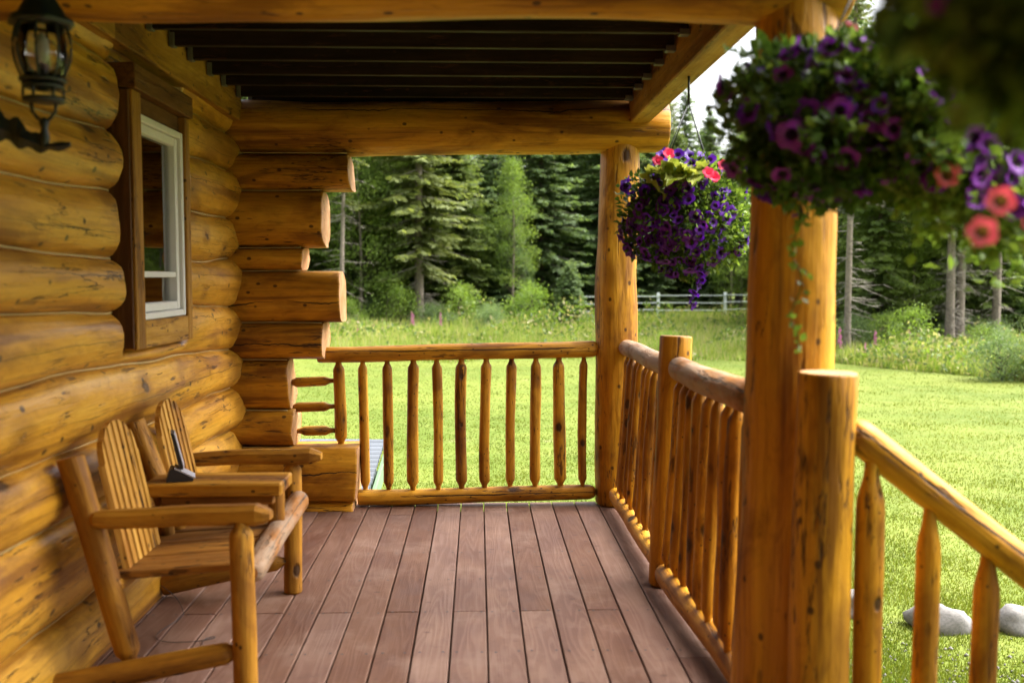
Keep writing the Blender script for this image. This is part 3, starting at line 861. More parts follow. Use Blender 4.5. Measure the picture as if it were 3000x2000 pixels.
# small open folder on the table
fol = thing('open_folder', (-1.20, 3.9, 0.632), 'small black folder propped open on the bench table', 'folder')
def prism_y(name, poly, y0, y1, mat, parent):
    m = len(poly)
    v = [(x, y0, z) for x, z in poly] + [(x, y1, z) for x, z in poly]
    f_ = [tuple(range(m)), tuple(m + i for i in reversed(range(m)))] + [(i, (i + 1) % m, m + (i + 1) % m, m + i) for i in range(m)]
    me = mesh(name, v, f_, mat, smooth=False); fix_normals(me)
    return place(bpy.data.objects.new(name, me), None, parent)
prism_y('base_block', [(-1.213, 0.633), (-1.115, 0.633), (-1.112, 0.640), (-1.188, 0.683), (-1.198, 0.680)], 3.83, 3.93, W['black'], fol)
prism_y('page_stack', [(-1.182, 0.6835), (-1.107, 0.6415), (-1.105, 0.646), (-1.180, 0.688)], 3.832, 3.928, W['paper'], fol)
prism_y('cover', [(-1.164, 0.680), (-1.148, 0.680), (-1.180, 0.818), (-1.193, 0.822)], 3.835, 3.945, W['black'], fol)
prism_y('page_sheet', [(-1.1475, 0.684), (-1.1450, 0.684), (-1.1775, 0.818), (-1.1800, 0.818)], 3.837, 3.943, W['paper'], fol)

_rot = Matrix.Translation(Vector((-1.16, 3.88, 0))) @ Matrix.Rotation(R(16.4), 4, 'Z') @ Matrix.Translation(Vector((1.16, -3.88, 0)))
for ch in [o for o in bpy.data.objects if o.parent == fol]: ch.matrix_basis = _rot @ ch.matrix_basis
# cord on the floor
cp = []
for i in range(60):
    t = i / 59
    cp.append((-1.36 + 0.42 * t + 0.06 * math.sin(t * 13), 4.15 - 0.50 * t + 0.10 * math.sin(t * 9 + 1), 0.005 + (0.10 * max(0, 0.12 - t) / 0.12)))
cord = tube('power_cord', cp, 0.0015, W['black'], None, seg=6)
tag(cord, 'thin black cord lying in loops on the deck under the bench', 'cord')

# ------------------------------------------------------------------ lantern
LX, LY = -1.126, 2.66
lan = thing('wall_lantern', (LX, LY, 1.75), 'blurred black iron carriage lantern on a scrolled leaf bracket', 'lantern')
lathe('lantern_roof', [(0.004, 2.205), (0.012, 2.195), (0.010, 2.178), (0.022, 2.166), (0.042, 2.135), (0.062, 2.105), (0.066, 2.094), (0.088, 2.082), (0.090, 2.070), (0.070, 2.066), (0.02, 2.066)], (LX, LY, 0), W['iron'], lan, flute=6, fl_amp=0.05, seg=36)
for k in range(8):
    t = k * math.pi / 4 + 0.2
    pts = []
    for q in range(11):
        u = q / 10; z = 2.068 - u * 0.145
        r = 0.066 + 0.018 * math.sin(math.pi * (u * 0.85 + 0.05))
        r -= 0.022 * u ** 2
        pts.append((LX + r * math.cos(t), LY + r * math.sin(t), z))
    tube('cage_bar', pts, 0.0042, W['iron'], lan, seg=6)
lathe('glass_shade', [(0.050, 1.930), (0.066, 1.985), (0.064, 2.060)], (LX, LY, 0), W['glass'], lan)
lathe('candle_tube', [(0.013, 1.90), (0.013, 1.965), (0.010, 1.97)], (LX, LY, 0), W['iron'], lan, seg=14)
lathe('bulb', [(0.010, 1.97), (0.020, 1.99), (0.021, 2.01), (0.015, 2.035), (0.004, 2.05)], (LX, LY, 0), W['frost'], lan, seg=14)
lathe('lower_gallery', [(0.030, 1.868), (0.058, 1.872), (0.060, 1.880), (0.052, 1.884)], (LX, LY, 0), W['iron'], lan)
lathe('lower_ring', [(0.048, 1.905), (0.058, 1.908), (0.058, 1.916), (0.048, 1.918)], (LX, LY, 0), W['iron'], lan)
lathe('upper_ring', [(0.050, 1.922), (0.066, 1.924), (0.066, 1.932), (0.052, 1.934)], (LX, LY, 0), W['iron'], lan)
for k in range(6):
    t = k * math.pi / 3 + 0.4
    tube('gallery_bar', [(LX + 0.054 * math.cos(t), LY + 0.054 * math.sin(t), z) for z in (1.876, 1.9, 1.925)], 0.004, W['iron'], lan, seg=6)
for sx in (-1, 1):
    tube('stirrup', [(LX + sx * 0.036, LY, 1.872), (LX + sx * 0.034, LY, 1.85), (LX + sx * 0.020, LY, 1.832), (LX, LY, 1.822)], 0.005, W['iron'], lan, seg=6)
lathe('stem', [(0.004, 1.752), (0.010, 1.765), (0.013, 1.785), (0.008, 1.805), (0.014, 1.822), (0.006, 1.832)], (LX, LY, 0), W['iron'], lan, seg=14)
# scrolled leaf arm from the wall plate to the stem
verts, faces = [], []
NA = 34
for i in range(NA):
    u = i / (NA - 1)
    x = -1.425 + u * 0.365
    zc = 1.856 - 0.075 * u - 0.045 * math.sin(u * math.pi * 0.9) * u - 0.01 * math.sin(u * 9)
    w = (0.040 * math.sin(math.pi * min(1, u * 1.15)) ** 0.6 if u < 0.87 else 0.006 + 0.06 * (0.95 - u if u < .95 else 0)) + 0.005
    w *= 1 + 0.28 * math.sin(u * 42)
    dpt = 0.012 + 0.006 * math.sin(u * 30)
    for (dy, dz) in ((-dpt, 0), (0, w), (dpt, 0), (0, -w * 0.7)):
        verts.append((x, LY + dy, zc + dz))
for i in range(NA - 1):
    for k in range(4):
        k2 = (k + 1) % 4
        faces.append((i * 4 + k, i * 4 + k2, (i + 1) * 4 + k2, (i + 1) * 4 + k))
faces.append((0, 1, 2, 3)); faces.append(tuple((NA - 1) * 4 + k for k in (3, 2, 1, 0)))
me = mesh('leaf_arm', verts, faces, W['iron'], smooth=False); fix_normals(me)
place(bpy.data.objects.new('leaf_arm', me), None, lan)
_k = 0.88
for ch in [o for o in bpy.data.objects if o.parent == lan and o.name.split('.')[0] in ('lantern_roof', 'cage_bar', 'glass_shade', 'lower_gallery', 'lower_ring', 'upper_ring', 'gallery_bar', 'stirrup', 'bulb')]:
    ch.matrix_basis = Matrix.Translation(Vector((LX, LY, 0))) @ Matrix.Diagonal((_k, _k, 1, 1)) @ Matrix.Translation(Vector((-LX, -LY, 0))) @ ch.matrix_basis
lathe('wall_plate', [(0.05, -0.008), (0.05, 0.004), (0.03, 0.012), (0.012, 0.02)], (0, 0, 0), W['iron'], lan).matrix_basis = Matrix.Translation(Vector((-1.425, LY, 1.85))) @ Matrix.Rotation(R(90), 4, 'Y')

# ------------------------------------------------------------------ flower baskets
def petunia_mesh(name, petal, throat, rad=0.032, seed=0):
    rng = random.Random(seed)
    N = 20
    rings = [(0.10, -0.75), (0.22, -0.45), (0.42, -0.12), (0.74, 0.02), (1.0, 0.05)]
    verts, faces, mi = [(0, 0, -0.8 * rad)], [], []
    for q, (rr, zz) in enumerate(rings):
        for k in range(N):
            t = 2 * math.pi * k / N
            lob = 1.0
            if q >= 3: lob = 1 - (0.15 if q == 4 else 0.05) * (0.5 + 0.5 * math.cos(5 * t + math.pi)) ** 3 + rng.uniform(-.03, .03)
            z = zz + (0.10 * math.sin(5 * t) + rng.uniform(-.06, .06) - 0.05 if q == 4 else 0)
            verts.append((rad * rr * lob * math.cos(t), rad * rr * lob * math.sin(t), rad * z))
    for k in range(N):
        faces.append((0, 1 + k, 1 + (k + 1) % N)); mi.append(1)
    for q in range(len(rings) - 1):
        for k in range(N):
            k2 = (k + 1) % N
            faces.append((1 + q * N + k, 1 + (q + 1) * N + k, 1 + (q + 1) * N + k2, 1 + q * N + k2)); mi.append(1 if q < 2 else 0)
    return mesh(name, verts, faces, [petal, throat], mi)
FL = {k: [petunia_mesh('petunia', W[a], W[b], 0.032, s) for s in range(3)] for k, a, b in
      (('purple', 'purple', 'throat'), ('violet', 'violet', 'throat'), ('pink', 'pink', 'pink'), ('coral', 'coral', 'coral_throat'), ('yellow', 'yellow', 'yellow'))}

def leaves_np(P, Nrm, L, Wd, rng, curl=0.25):
    """diamond leaves with a folded mid rib: P base points, Nrm outward directions"""
    n = len(P)
    d = Nrm + rng.normal(0, 0.6, (n, 3)); d /= np.linalg.norm(d, axis=1)[:, None]
    s = np.cross(d, rng.normal(0, 1, (n, 3))); s /= np.linalg.norm(s, axis=1)[:, None]
    u = np.cross(s, d)
    L = L[:, None]; Wd = Wd[:, None]
    a = P; b = P + d * L * 0.5 + s * Wd + u * L * curl * 0.4; c = P + d * L - u * L * curl * 0.3; e = P + d * L * 0.5 - s * Wd + u * L * curl * 0.4
    V = np.stack([a, b, c, e], 1).reshape(-1, 3)
    i0 = np.arange(n) * 4
    F = np.concatenate([np.stack([i0, i0 + 1, i0 + 2], 1), np.stack([i0, i0 + 2, i0 + 3], 1)], 0)
    return V, F

def ellipsoid_pts(n, rng, c, rad, fill=0.35, lump=0.18, seed=0, zmin=-1.0):
    d = rng.normal(0, 1, (n * 2, 3)); d /= np.linalg.norm(d, axis=1)[:, None]
    d = d[d[:, 2] > zmin][:n]
    k = np.array([1 + lump * 1.6 * mnoise.noise(Vector((float(v[0]) * 2.3 + seed, float(v[1]) * 2.3, float(v[2]) * 2.3))) for v in d])
    r = 1 - fill * rng.random(len(d)) ** 2
    P = np.array(c) + d * np.array(rad) * (k * r)[:, None]
    nr = d / np.array(rad); nr /= np.linalg.norm(nr, axis=1)[:, None]
    return P, nr, k

def basket(label, c, rad, nleaf, nbright, flowers, hook, pot_z, seed, leaf=0.036, extra=None, lump=0.18, bright_side=None):
    rng = np.random.default_rng(seed)
    b = thing('flower_basket', (c[0], c[1], c[2] - rad[2]), label, 'flower basket')
    P, nr, _ = ellipsoid_pts(nleaf, rng, c, rad, 0.5, lump, seed)
    n = len(P)
    V, F = leaves_np(P, nr * 0.7 + np.array([0, 0, 0.15]), leaf * rng.uniform(0.6, 1.3, n), leaf * 0.3 * rng.uniform(0.7, 1.3, n), rng)
    o = bpy.data.objects.new('foliage', npmesh('foliage', V, F, W['petleaf'])); place(o, None, b); tag(o, kind='stuff')
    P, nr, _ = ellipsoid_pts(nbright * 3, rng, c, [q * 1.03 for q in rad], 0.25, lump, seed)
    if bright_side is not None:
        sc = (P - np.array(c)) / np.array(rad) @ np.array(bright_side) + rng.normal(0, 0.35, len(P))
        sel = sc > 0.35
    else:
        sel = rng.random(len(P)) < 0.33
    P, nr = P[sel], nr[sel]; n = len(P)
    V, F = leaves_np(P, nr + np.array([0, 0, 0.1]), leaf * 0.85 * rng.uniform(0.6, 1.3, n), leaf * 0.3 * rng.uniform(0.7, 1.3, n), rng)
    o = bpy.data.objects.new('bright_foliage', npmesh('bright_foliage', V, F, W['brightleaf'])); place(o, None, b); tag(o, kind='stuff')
    for kind, cnt, side, sp in flowers:
        P, nr, _ = ellipsoid_pts(cnt * 6, rng, c, [q * 1.05 for q in rad], 0.10, lump, seed)
        sc = (P - np.array(c)) / np.array(rad) @ np.array(side) + rng.normal(0, sp, len(P))
        order = np.argsort(-sc)[:cnt]
        for j in order:
            p = Vector(P[j]); nv = Vector(nr[j] + rng.normal(0, 0.35, 3)); nv.z -= 0.05
            q = nv.to_track_quat('Z', 'Y') @ Quaternion((0, 0, 1), rng.uniform(0, 6.28))
            s_ = rng.uniform(0.72, 1.1)
            if rng.random() < 0.3: S = Matrix.Diagonal((s_ * 0.6, s_ * 0.85, s_ * 1.4, 1))
            else: S = Matrix.Diagonal((s_, s_, s_, 1))
            o = bpy.data.objects.new('petunia', FL[kind][int(rng.integers(3))])
            place(o, Matrix.Translation(p) @ q.to_matrix().to_4x4() @ S, b)
    lathe('pot', [(0.10, pot_z - 0.19), (0.14, pot_z - 0.17), (0.165, pot_z - 0.08), (0.17, pot_z), (0.155, pot_z), (0.15, pot_z - 0.02)], (c[0], c[1], 0), W['pot'], b)
    hz = hook[2]
    tube('hook', [(hook[0], hook[1], hz + 0.01), (hook[0], hook[1] - 0.006, hz - 0.05), (hook[0], hook[1], hz - 0.13)], 0.006, W['iron'], b, seg=6)
    for k in range(4):
        t = k * math.pi / 2 + 0.55
        tube('hanger_wire', [(hook[0], hook[1], hz - 0.12), (c[0] + 0.165 * math.cos(t), c[1] + 0.165 * math.sin(t), pot_z)], 0.0026, W['iron'], b, seg=5)
    return b

b1 = basket('hanging basket of purple petunias with big lime leaves near the far post', (0.958, 4.60, 1.70), (0.285, 0.27, 0.27), 4200, 1500,
            [('purple', 210, (-0.2, -0.35, -0.25), 0.6), ('violet', 8, (0.6, -0.5, 0.1), 0.5)],
            (0.970, 4.61, 2.338), 1.88, 21, leaf=0.034, bright_side=(0.8, -0.5, 0.15))
# big lime leaves in the first basket
def lime_leaf_mesh(seed):
    rng = random.Random(seed)
    verts, faces = [], []
    NL, NWd = 8, 5
    for i in range(NL):
        u = i / (NL - 1)
        w = 0.036 * math.sin(math.pi * min(1, 0.12 + u * 0.86)) ** 0.8
        for k in range(NWd):
            s = (k / (NWd - 1) - 0.5) * 2
            verts.append((s * w * (1 + 0.08 * math.sin(i * 2.2)), 0.008 * math.sin(i * 1.9 + k * 2.1) + 0.012 * s * s, 0.115 * u + 0.0))
    for i in range(NL - 1):
        for k in range(NWd - 1):
            faces.append((i * NWd + k, i * NWd + k + 1, (i + 1) * NWd + k + 1, (i + 1) * NWd + k))
    for j, (x, y, z) in enumerate(verts):
        bend = 2.6 * z * z
        verts[j] = (x, y - bend, z - 1.2 * z * z)
    return mesh('lime_leaf', verts, faces, W['lime'])
LM = [lime_leaf_mesh(i) for i in range(3)]
rl = random.Random(8)
for k in range(15):
    x = 0.845 + rl.uniform(-0.10, 0.15); z = 1.868 + rl.uniform(-0.05, 0.045)
    y = 4.60 - 0.235 + abs(x - 0.90) * 0.45 + rl.uniform(-.02, .03)
    d = Vector((rl.uniform(-0.9, 0.9), rl.uniform(-1.0, -0.5), rl.uniform(-0.55, 0.7)))
    q = d.to_track_quat('Z', 'Y') @ Quaternion((0, 0, 1), rl.uniform(-0.7, 0.7))
    s_ = rl.uniform(0.85, 1.35)
    place(bpy.data.objects.new('lime_leaf', LM[k % 3]), Matrix.Translation(Vector((x, y, z))) @ q.to_matrix().to_4x4() @ Matrix.Scale(s_, 4), b1)
def put_flower(b, kind, p, nv, s_=1.0, sq=1.0):
    q = Vector(nv).to_track_quat('Z', 'Y') @ Quaternion((0, 0, 1), rl.uniform(0, 6))
    place(bpy.data.objects.new('petunia', FL[kind][rl.randrange(3)]), Matrix.Translation(Vector(p)) @ q.to_matrix().to_4x4() @ Matrix.Diagonal((s_, s_ * sq, s_, 1)), b)
for p in ((1.000, 4.325, 1.872), (1.030, 4.335, 1.856), (1.09, 4.42, 1.915), (0.845, 4.42, 1.965), (0.80, 4.44, 1.935)):
    put_flower(b1, 'pink', p, (rl.uniform(-.3, .3), -1, 0.3), 0.85)
for p in ((0.965, 4.52, 1.968), (1.035, 4.46, 1.945), (0.90, 4.5, 1.972), (0.83, 4.48, 1.962), (1.02, 4.52, 1.962)):
    put_flower(b1, 'purple', p, (rl.uniform(-.5, .5), -0.8, 0.6), 1.05)
# trailing stem below the first basket
tp = [(0.975 + 0.02 * math.sin(i), 4.42, 1.46 - i * 0.028) for i in range(7)]
tube('trailing_stem', tp, 0.002, W['petleaf'], b1, seg=5)
for i, p in enumerate(tp):
    put_flower(b1, 'purple', (p[0] + rl.uniform(-.015, .015), p[1] - 0.01, p[2]), (rl.uniform(-1, 1), -0.6, -0.7), 0.95, 0.6)

b2 = basket('large blurred basket of violet petunias hanging in front of the near post', (0.905, 2.38, 1.78), (0.30, 0.27, 0.185), 7500, 2600,
            [('violet', 120, (0.35, -0.6, 0.05), 0.8), ('purple', 50, (0.1, -0.4, 0.1), 0.9), ('coral', 5, (0.6, -0.3, 0.5), 0.4)],
            (0.955, 2.40, 2.338), 1.86, 31, leaf=0.034, lump=0.34, bright_side=(0.75, -0.35, 0.35))
# lower right tail of the second basket
rgn = np.random.default_rng(77)
P = np.stack([0.98 + 0.31 * rgn.random(2000), 2.28 + rgn.normal(0, 0.075, 2000), np.zeros(2000)], 1)
P[:, 2] = 1.70 - 0.50 * (P[:, 0] - 1.0) + rgn.normal(0, 0.068, 2000)
V, F = leaves_np(P, np.tile(np.array([0.3, -0.5, -0.2]), (2000, 1)), 0.034 * rgn.uniform(.6, 1.3, 2000), 0.011 * rgn.uniform(.7, 1.3, 2000), rgn)
o = bpy.data.objects.new('foliage', npmesh('foliage', V, F, W['brightleaf'])); place(o, None, b2); tag(o, kind='stuff')
for k in range(46):
    x = rl.uniform(0.98, 1.30)
    put_flower(b2, rl.choice(['violet', 'violet', 'violet', 'coral']), (x, 2.13 + rl.uniform(-.03, .05), 1.70 - 0.55 * (x - 1.0) + rl.uniform(-.08, .07)), (rl.uniform(-.4, .7), -1, rl.uniform(-.3, .4)), rl.uniform(.8, 1.0))
for p in ((0.865, 2.33, 1.995), (0.85, 2.30, 1.965), (0.825, 2.3, 1.958)):
    put_flower(b2, 'coral', p, (0.1, -1, 0.4), 0.7)
# vine down the near post
vp = [(0.765 + 0.010 * math.sin(i * 0.8), 2.37 + 0.01 * math.cos(i), 1.62 - i * 0.022) for i in range(18)]
tube('trailing_vine', vp, 0.0018, W['petleaf'], b2, seg=5)
VP, VN = [], []
for i, p in enumerate(vp):
    for q in range(3 if i < 9 else 2):
        VP.append((p[0] + rl.uniform(-.012, .012), p[1] + rl.uniform(-.01, .01), p[2] + rl.uniform(-.012, .012))); VN.append((rl.uniform(-1, 1), -0.7, rl.uniform(-.4, .6)))
VP, VN = np.array(VP), np.array(VN)
V, F = leaves_np(VP, VN, 0.026 * rgn.uniform(.7, 1.2, len(VP)), 0.010 * rgn.uniform(.8, 1.2, len(VP)), rgn)
o = bpy.data.objects.new('vine_leaves', npmesh('vine_leaves', V, F, W['brightleaf'])); place(o, None, b2); tag(o, kind='stuff')

b3 = basket('strongly blurred dark flower basket in the upper right corner nearest the camera', (0.60, 0.86, 1.735), (0.225, 0.20, 0.185), 3200, 1800,
            [('violet', 26, (-0.4, -0.3, 0.2), 0.9), ('purple', 12, (-0.3, -0.3, 0.0), 0.9)],
            (0.60, 0.917, 2.463), 1.84, 41, leaf=0.040, lump=0.2)
for p in ((0.769, 1.50, 1.489), (0.823, 1.55, 1.540)):
    tube('trailing_stem', [(0.72, 1.02, 1.68), (0.75, 1.25, 1.66), (p[0], p[1] - 0.02, 1.62), (p[0] - 0.003, p[1] + 0.018, p[2])], 0.0016, W['petleaf'], b3, seg=5)
    put_flower(b3, 'coral', p, (-0.35, -1, 0.1), 0.76)
for p in ((0.4835, 0.85, 1.447),):
    tube('trailing_stem', [(p[0] + 0.05, p[1] + 0.02, 1.62), (p[0] + 0.02, p[1] + 0.02, 1.55), (p[0], p[1] + 0.018, p[2])], 0.0016, W['petleaf'], b3, seg=5)
    put_flower(b3, 'yellow', p, (-0.35, -1, 0.1), 0.26)

# ------------------------------------------------------------------ shed with corrugated roof
shed = thing('small_shed', (-2.3, 7.8, -0.9), 'low shed with a corrugated metal roof below the far railing', 'shed')
sx0, sx1, sy0, sy1 = -3.6, -0.78, 6.75, 8.35
def rz(x, y): return 0.05 + 0.125 * (y - 8.3) - 0.01 * (x + 0.78)
N = 15 * 6
verts, faces = [], []
for i in range(N + 1):
    y = sy0 + (sy1 - sy0) * i / N
    wv = 0.022 * math.sin(2 * math.pi * i / 6)
    for x in (sx0, -2.2, sx1 + 0.12 * (sy1 - y) * 0):
        verts.append((x, y, rz(x, y) + wv))
for i in range(N):
    for k in range(2):
        faces.append((i * 3 + k, i * 3 + k + 1, (i + 1) * 3 + k + 1, (i + 1) * 3 + k))
nv = len(verts)
verts += [(x, y, z - 0.003) for x, y, z in verts]
faces += [tuple(nv + q for q in reversed(f)) for f in list(faces)]
place(bpy.data.objects.new('roof', mesh('roof', verts, faces, W['steel'])), None, shed)
box('fascia', (-0.80, 6.77, -0.30), (-0.77, 8.33, -0.155), W['green_trim'], shed, rot=Matrix.Rotation(R(7.1), 4, 'X'))
box('wall', (-3.5, 6.85, -0.95), (-0.83, 8.25, -0.19), W['green_trim'], shed)

# ------------------------------------------------------------------ rocks
def rock_mesh(seed, sub=3):
    import bmesh
    bm = bmesh.new(); bmesh.ops.create_icosphere(bm, subdivisions=sub, radius=1)
    for v in bm.verts:
        n = mnoise.noise(v.co * 1.1 + Vector((seed * 3.1, 0, 0))) * 0.45 + mnoise.noise(v.co * 3.2 + Vector((seed, 5, 0))) * 0.14 + mnoise.noise(v.co * 8 + Vector((seed, 5, 0))) * 0.035
        v.co *= 1 + n
    me = bpy.data.meshes.new('rock'); bm.to_mesh(me); bm.free()
    me.materials.append(W['rock']); me.polygons.foreach_set('use_smooth', [True] * len(me.polygons))
    return me
for i, (x, y, s, lab) in enumerate(((3.04, 6.30, (0.20, 0.15, 0.115), 'pale granite boulder on the lawn between the middle and right stair balusters'),
                               (2.535, 6.60, (0.13, 0.12, 0.12), 'pale stone on the lawn just right of the newel post'),
                               (3.50, 6.25, (0.15, 0.13, 0.12), 'pale granite boulder at the right edge beyond the last baluster'),
                               (0.62, 8.9, (0.035, 0.03, 0.02), 'tiny grey stone on the lawn seen between the far balusters'))):
    o = bpy.data.objects.new('boulder', rock_mesh(i + 2, 3))
    place(o, Matrix.Translation(Vector((x, y, gz(x, y) + s[2] * 0.30))) @ Matrix.Rotation(i * 1.3, 4, 'Z') @ Matrix.Diagonal((*s, 1)))
    tag(o, lab, 'rock')
rgn = np.random.default_rng(12)
PB = []
base_v = np.array([(1, 0, 0), (-1, 0, 0), (0, 1, 0), (0, -1, 0), (0, 0, 1), (0, 0, -1)], float)
base_f = np.array([(0, 2, 4), (2, 1, 4), (1, 3, 4), (3, 0, 4), (2, 0, 5), (1, 2, 5), (3, 1, 5), (0, 3, 5)])
n = 700
px = 2.75 + rgn.normal(0, 0.45, n); py = 5.35 + rgn.normal(0, 0.45, n)
sz = rgn.uniform(0.004, 0.022, n) ** 1.0 * rgn.uniform(0.4, 1.0, n)
V = (base_v[None] * rgn.uniform(0.6, 1.2, (n, 6, 1)) * sz[:, None, None] + np.stack([px, py, gznp(px, py) + sz * 0.4], 1)[:, None]).reshape(-1, 3)
F = (base_f[None] + (np.arange(n) * 6)[:, None, None]).reshape(-1, 3)
o = bpy.data.objects.new('gravel', npmesh('gravel', V, F, W['gravel'])); place(o); tag(o, 'loose pale gravel scattered on the grass beside the stair', 'gravel', kind='stuff')

# ------------------------------------------------------------------ lawn blades and meadow
def blades(name, X, Y, H, Wd, mats, probs, rng, lean=0.35, label=None, cat=None):
    n = len(X)
    Z = gznp(X, Y)
    az = rng.uniform(0, 2 * np.pi, n)
    dx, dy = np.cos(az), np.sin(az)
    ln = H * lean * rng.normal(0, 1, n)
    la = rng.uniform(0, 2 * np.pi, n)
    a = np.stack([X - dx * Wd, Y - dy * Wd, Z - 0.01], 1); b = np.stack([X + dx * Wd, Y + dy * Wd, Z - 0.01], 1)
    c = np.stack([X + ln * np.cos(la), Y + ln * np.sin(la), Z + H], 1)
    V = np.stack([a, b, c], 1).reshape(-1, 3)
    F = np.arange(n * 3).reshape(-1, 3)
    mi = rng.choice(len(mats), n, p=probs)
    o = bpy.data.objects.new(name, npmesh(name, V, F, mats, mi)); place(o)
    return tag(o, label, cat, kind='stuff')
def edge_y(x):
    return 27.4 - 1.2 * np.clip((x - 6) / 4, 0, 1) - 5.6 * np.clip((x - 9.3) / 3, 0, 1) ** 1.3 + 0.5 * np.sin(x * 0.9) + 0.3 * np.sin(x * 2.3)
rgn = np.random.default_rng(3)
n = 330000
y = 1.0 / rgn.uniform(1 / 29.0, 1 / 4.6, n)
x = y * rgn.uniform(-0.36, 0.60, n)
ok = (y < edge_y(x) + 0.4) & ~((x < -0.6) & (y < 8.4))
x, y = x[ok], y[ok]
patch = np.array([mnoise.noise(Vector((float(a) * 1.1, float(b) * 1.6, 0))) for a, b in zip(x[::1], y[::1])])
keep = rgn.random(len(x)) < 0.72 + 0.5 * patch
x, y, patch = x[keep], y[keep], patch[keep]
h = (0.016 + 0.014 * rgn.random(len(x))) * (1 + 0.6 * patch)
blades('lawn_grass', x, y, h, 0.0028 + 0.00042 * y, [W['lawn1'], W['lawn2']], [0.72, 0.28], rgn, 0.7, 'short bright green mown lawn', 'grass')
n = 150000
y = 1.0 / rgn.uniform(1 / 62.0, 1 / 20.0, n)
x = y * rgn.uniform(-0.36, 0.60, n)
ey = edge_y(x)
ok = y > ey
x, y, ey = x[ok], y[ok], ey[ok]
cl = np.array([mnoise.noise(Vector((float(a) * 0.55, float(b) * 0.55, 7))) for a, b in zip(x, y)])
cl2 = np.array([mnoise.noise(Vector((float(a) * 1.9, float(b) * 1.9, 3))) for a, b in zip(x, y)])
h = (0.30 + 0.20 * rgn.random(len(x))) * (1 + 0.8 * cl + 0.5 * cl2) * np.clip(0.45 + (y - ey) * 0.35, 0.4, 1.0)
blades('meadow_grass', x, y, np.maximum(h, 0.1), 0.010 + 0.00035 * y, [W['g1'], W['g2'], W['g3']], [0.46, 0.28, 0.26], rgn, 0.34, 'tall rough meadow grass between lawn and trees', 'grass')

n = 60000
y = 1.0 / rgn.uniform(1 / 56.0, 1 / 20.5, n)
x = y * rgn.uniform(-0.36, 0.60, n)
ey = edge_y(x)
cl = np.array([mnoise.noise(Vector((float(a) * 0.42 + 9, float(b) * 0.42, 1))) for a, b in zip(x, y)])
ok = (y > ey - 0.1) & (cl > 0.02)
x, y, cl, ey = x[ok], y[ok], cl[ok], ey[ok]
zz = gznp(x, y) + (0.15 + 1.7 * cl) * rgn.random(len(x)) * np.clip(0.5 + (y - ey) * 0.3, 0.3, 1.0)
V, F = leaves_np(np.stack([x, y, zz], 1), np.stack([rgn.normal(0, .6, len(x)), -0.4 + 0 * x, 0.7 + 0 * x], 1), 0.05 + 0.0035 * y * rgn.uniform(0.6, 1.3, len(x)), 0.015 + 0.0010 * y, rgn)
o = bpy.data.objects.new('meadow_herbs', npmesh('meadow_herbs', V, F, [W['shrub'], W['willow'], W['g2']], np.tile(rgn.choice(3, len(x), p=[0.5, 0.25, 0.25]), 2)))
place(o); tag(o, 'leafy weeds and herbs growing in patches through the tall meadow grass', 'weeds', kind='stuff')

# ------------------------------------------------------------------ trees
def tri_trunk(H, r, seed, bend=0.15, seg=8, lean=(0, 0)):
    rng = random.Random(seed); ph = rng.uniform(0, 6)
    verts, faces = [], []
    n = 14
    for i in range(n + 1):
        u = i / n
        rr = r * (1 - u) ** 0.8 + 0.012
        if i == 0: rr *= 1.35
        cx = lean[0] * u + bend * 0.4 * math.sin(u * 4 + ph) * u; cy = lean[1] * u + bend * 0.4 * math.cos(u * 3 + ph) * u
        for k in range(seg):
            t = 2 * math.pi * k / seg
            verts.append((cx + rr * math.cos(t), cy + rr * math.sin(t), H * u - (0.3 if i == 0 else 0)))
    for i in range(n):
        for k in range(seg):
            k2 = (k + 1) % seg
            faces.append((i * seg + k, i * seg + k2, (i + 1) * seg + k2, (i + 1) * seg + k))
    return verts, faces

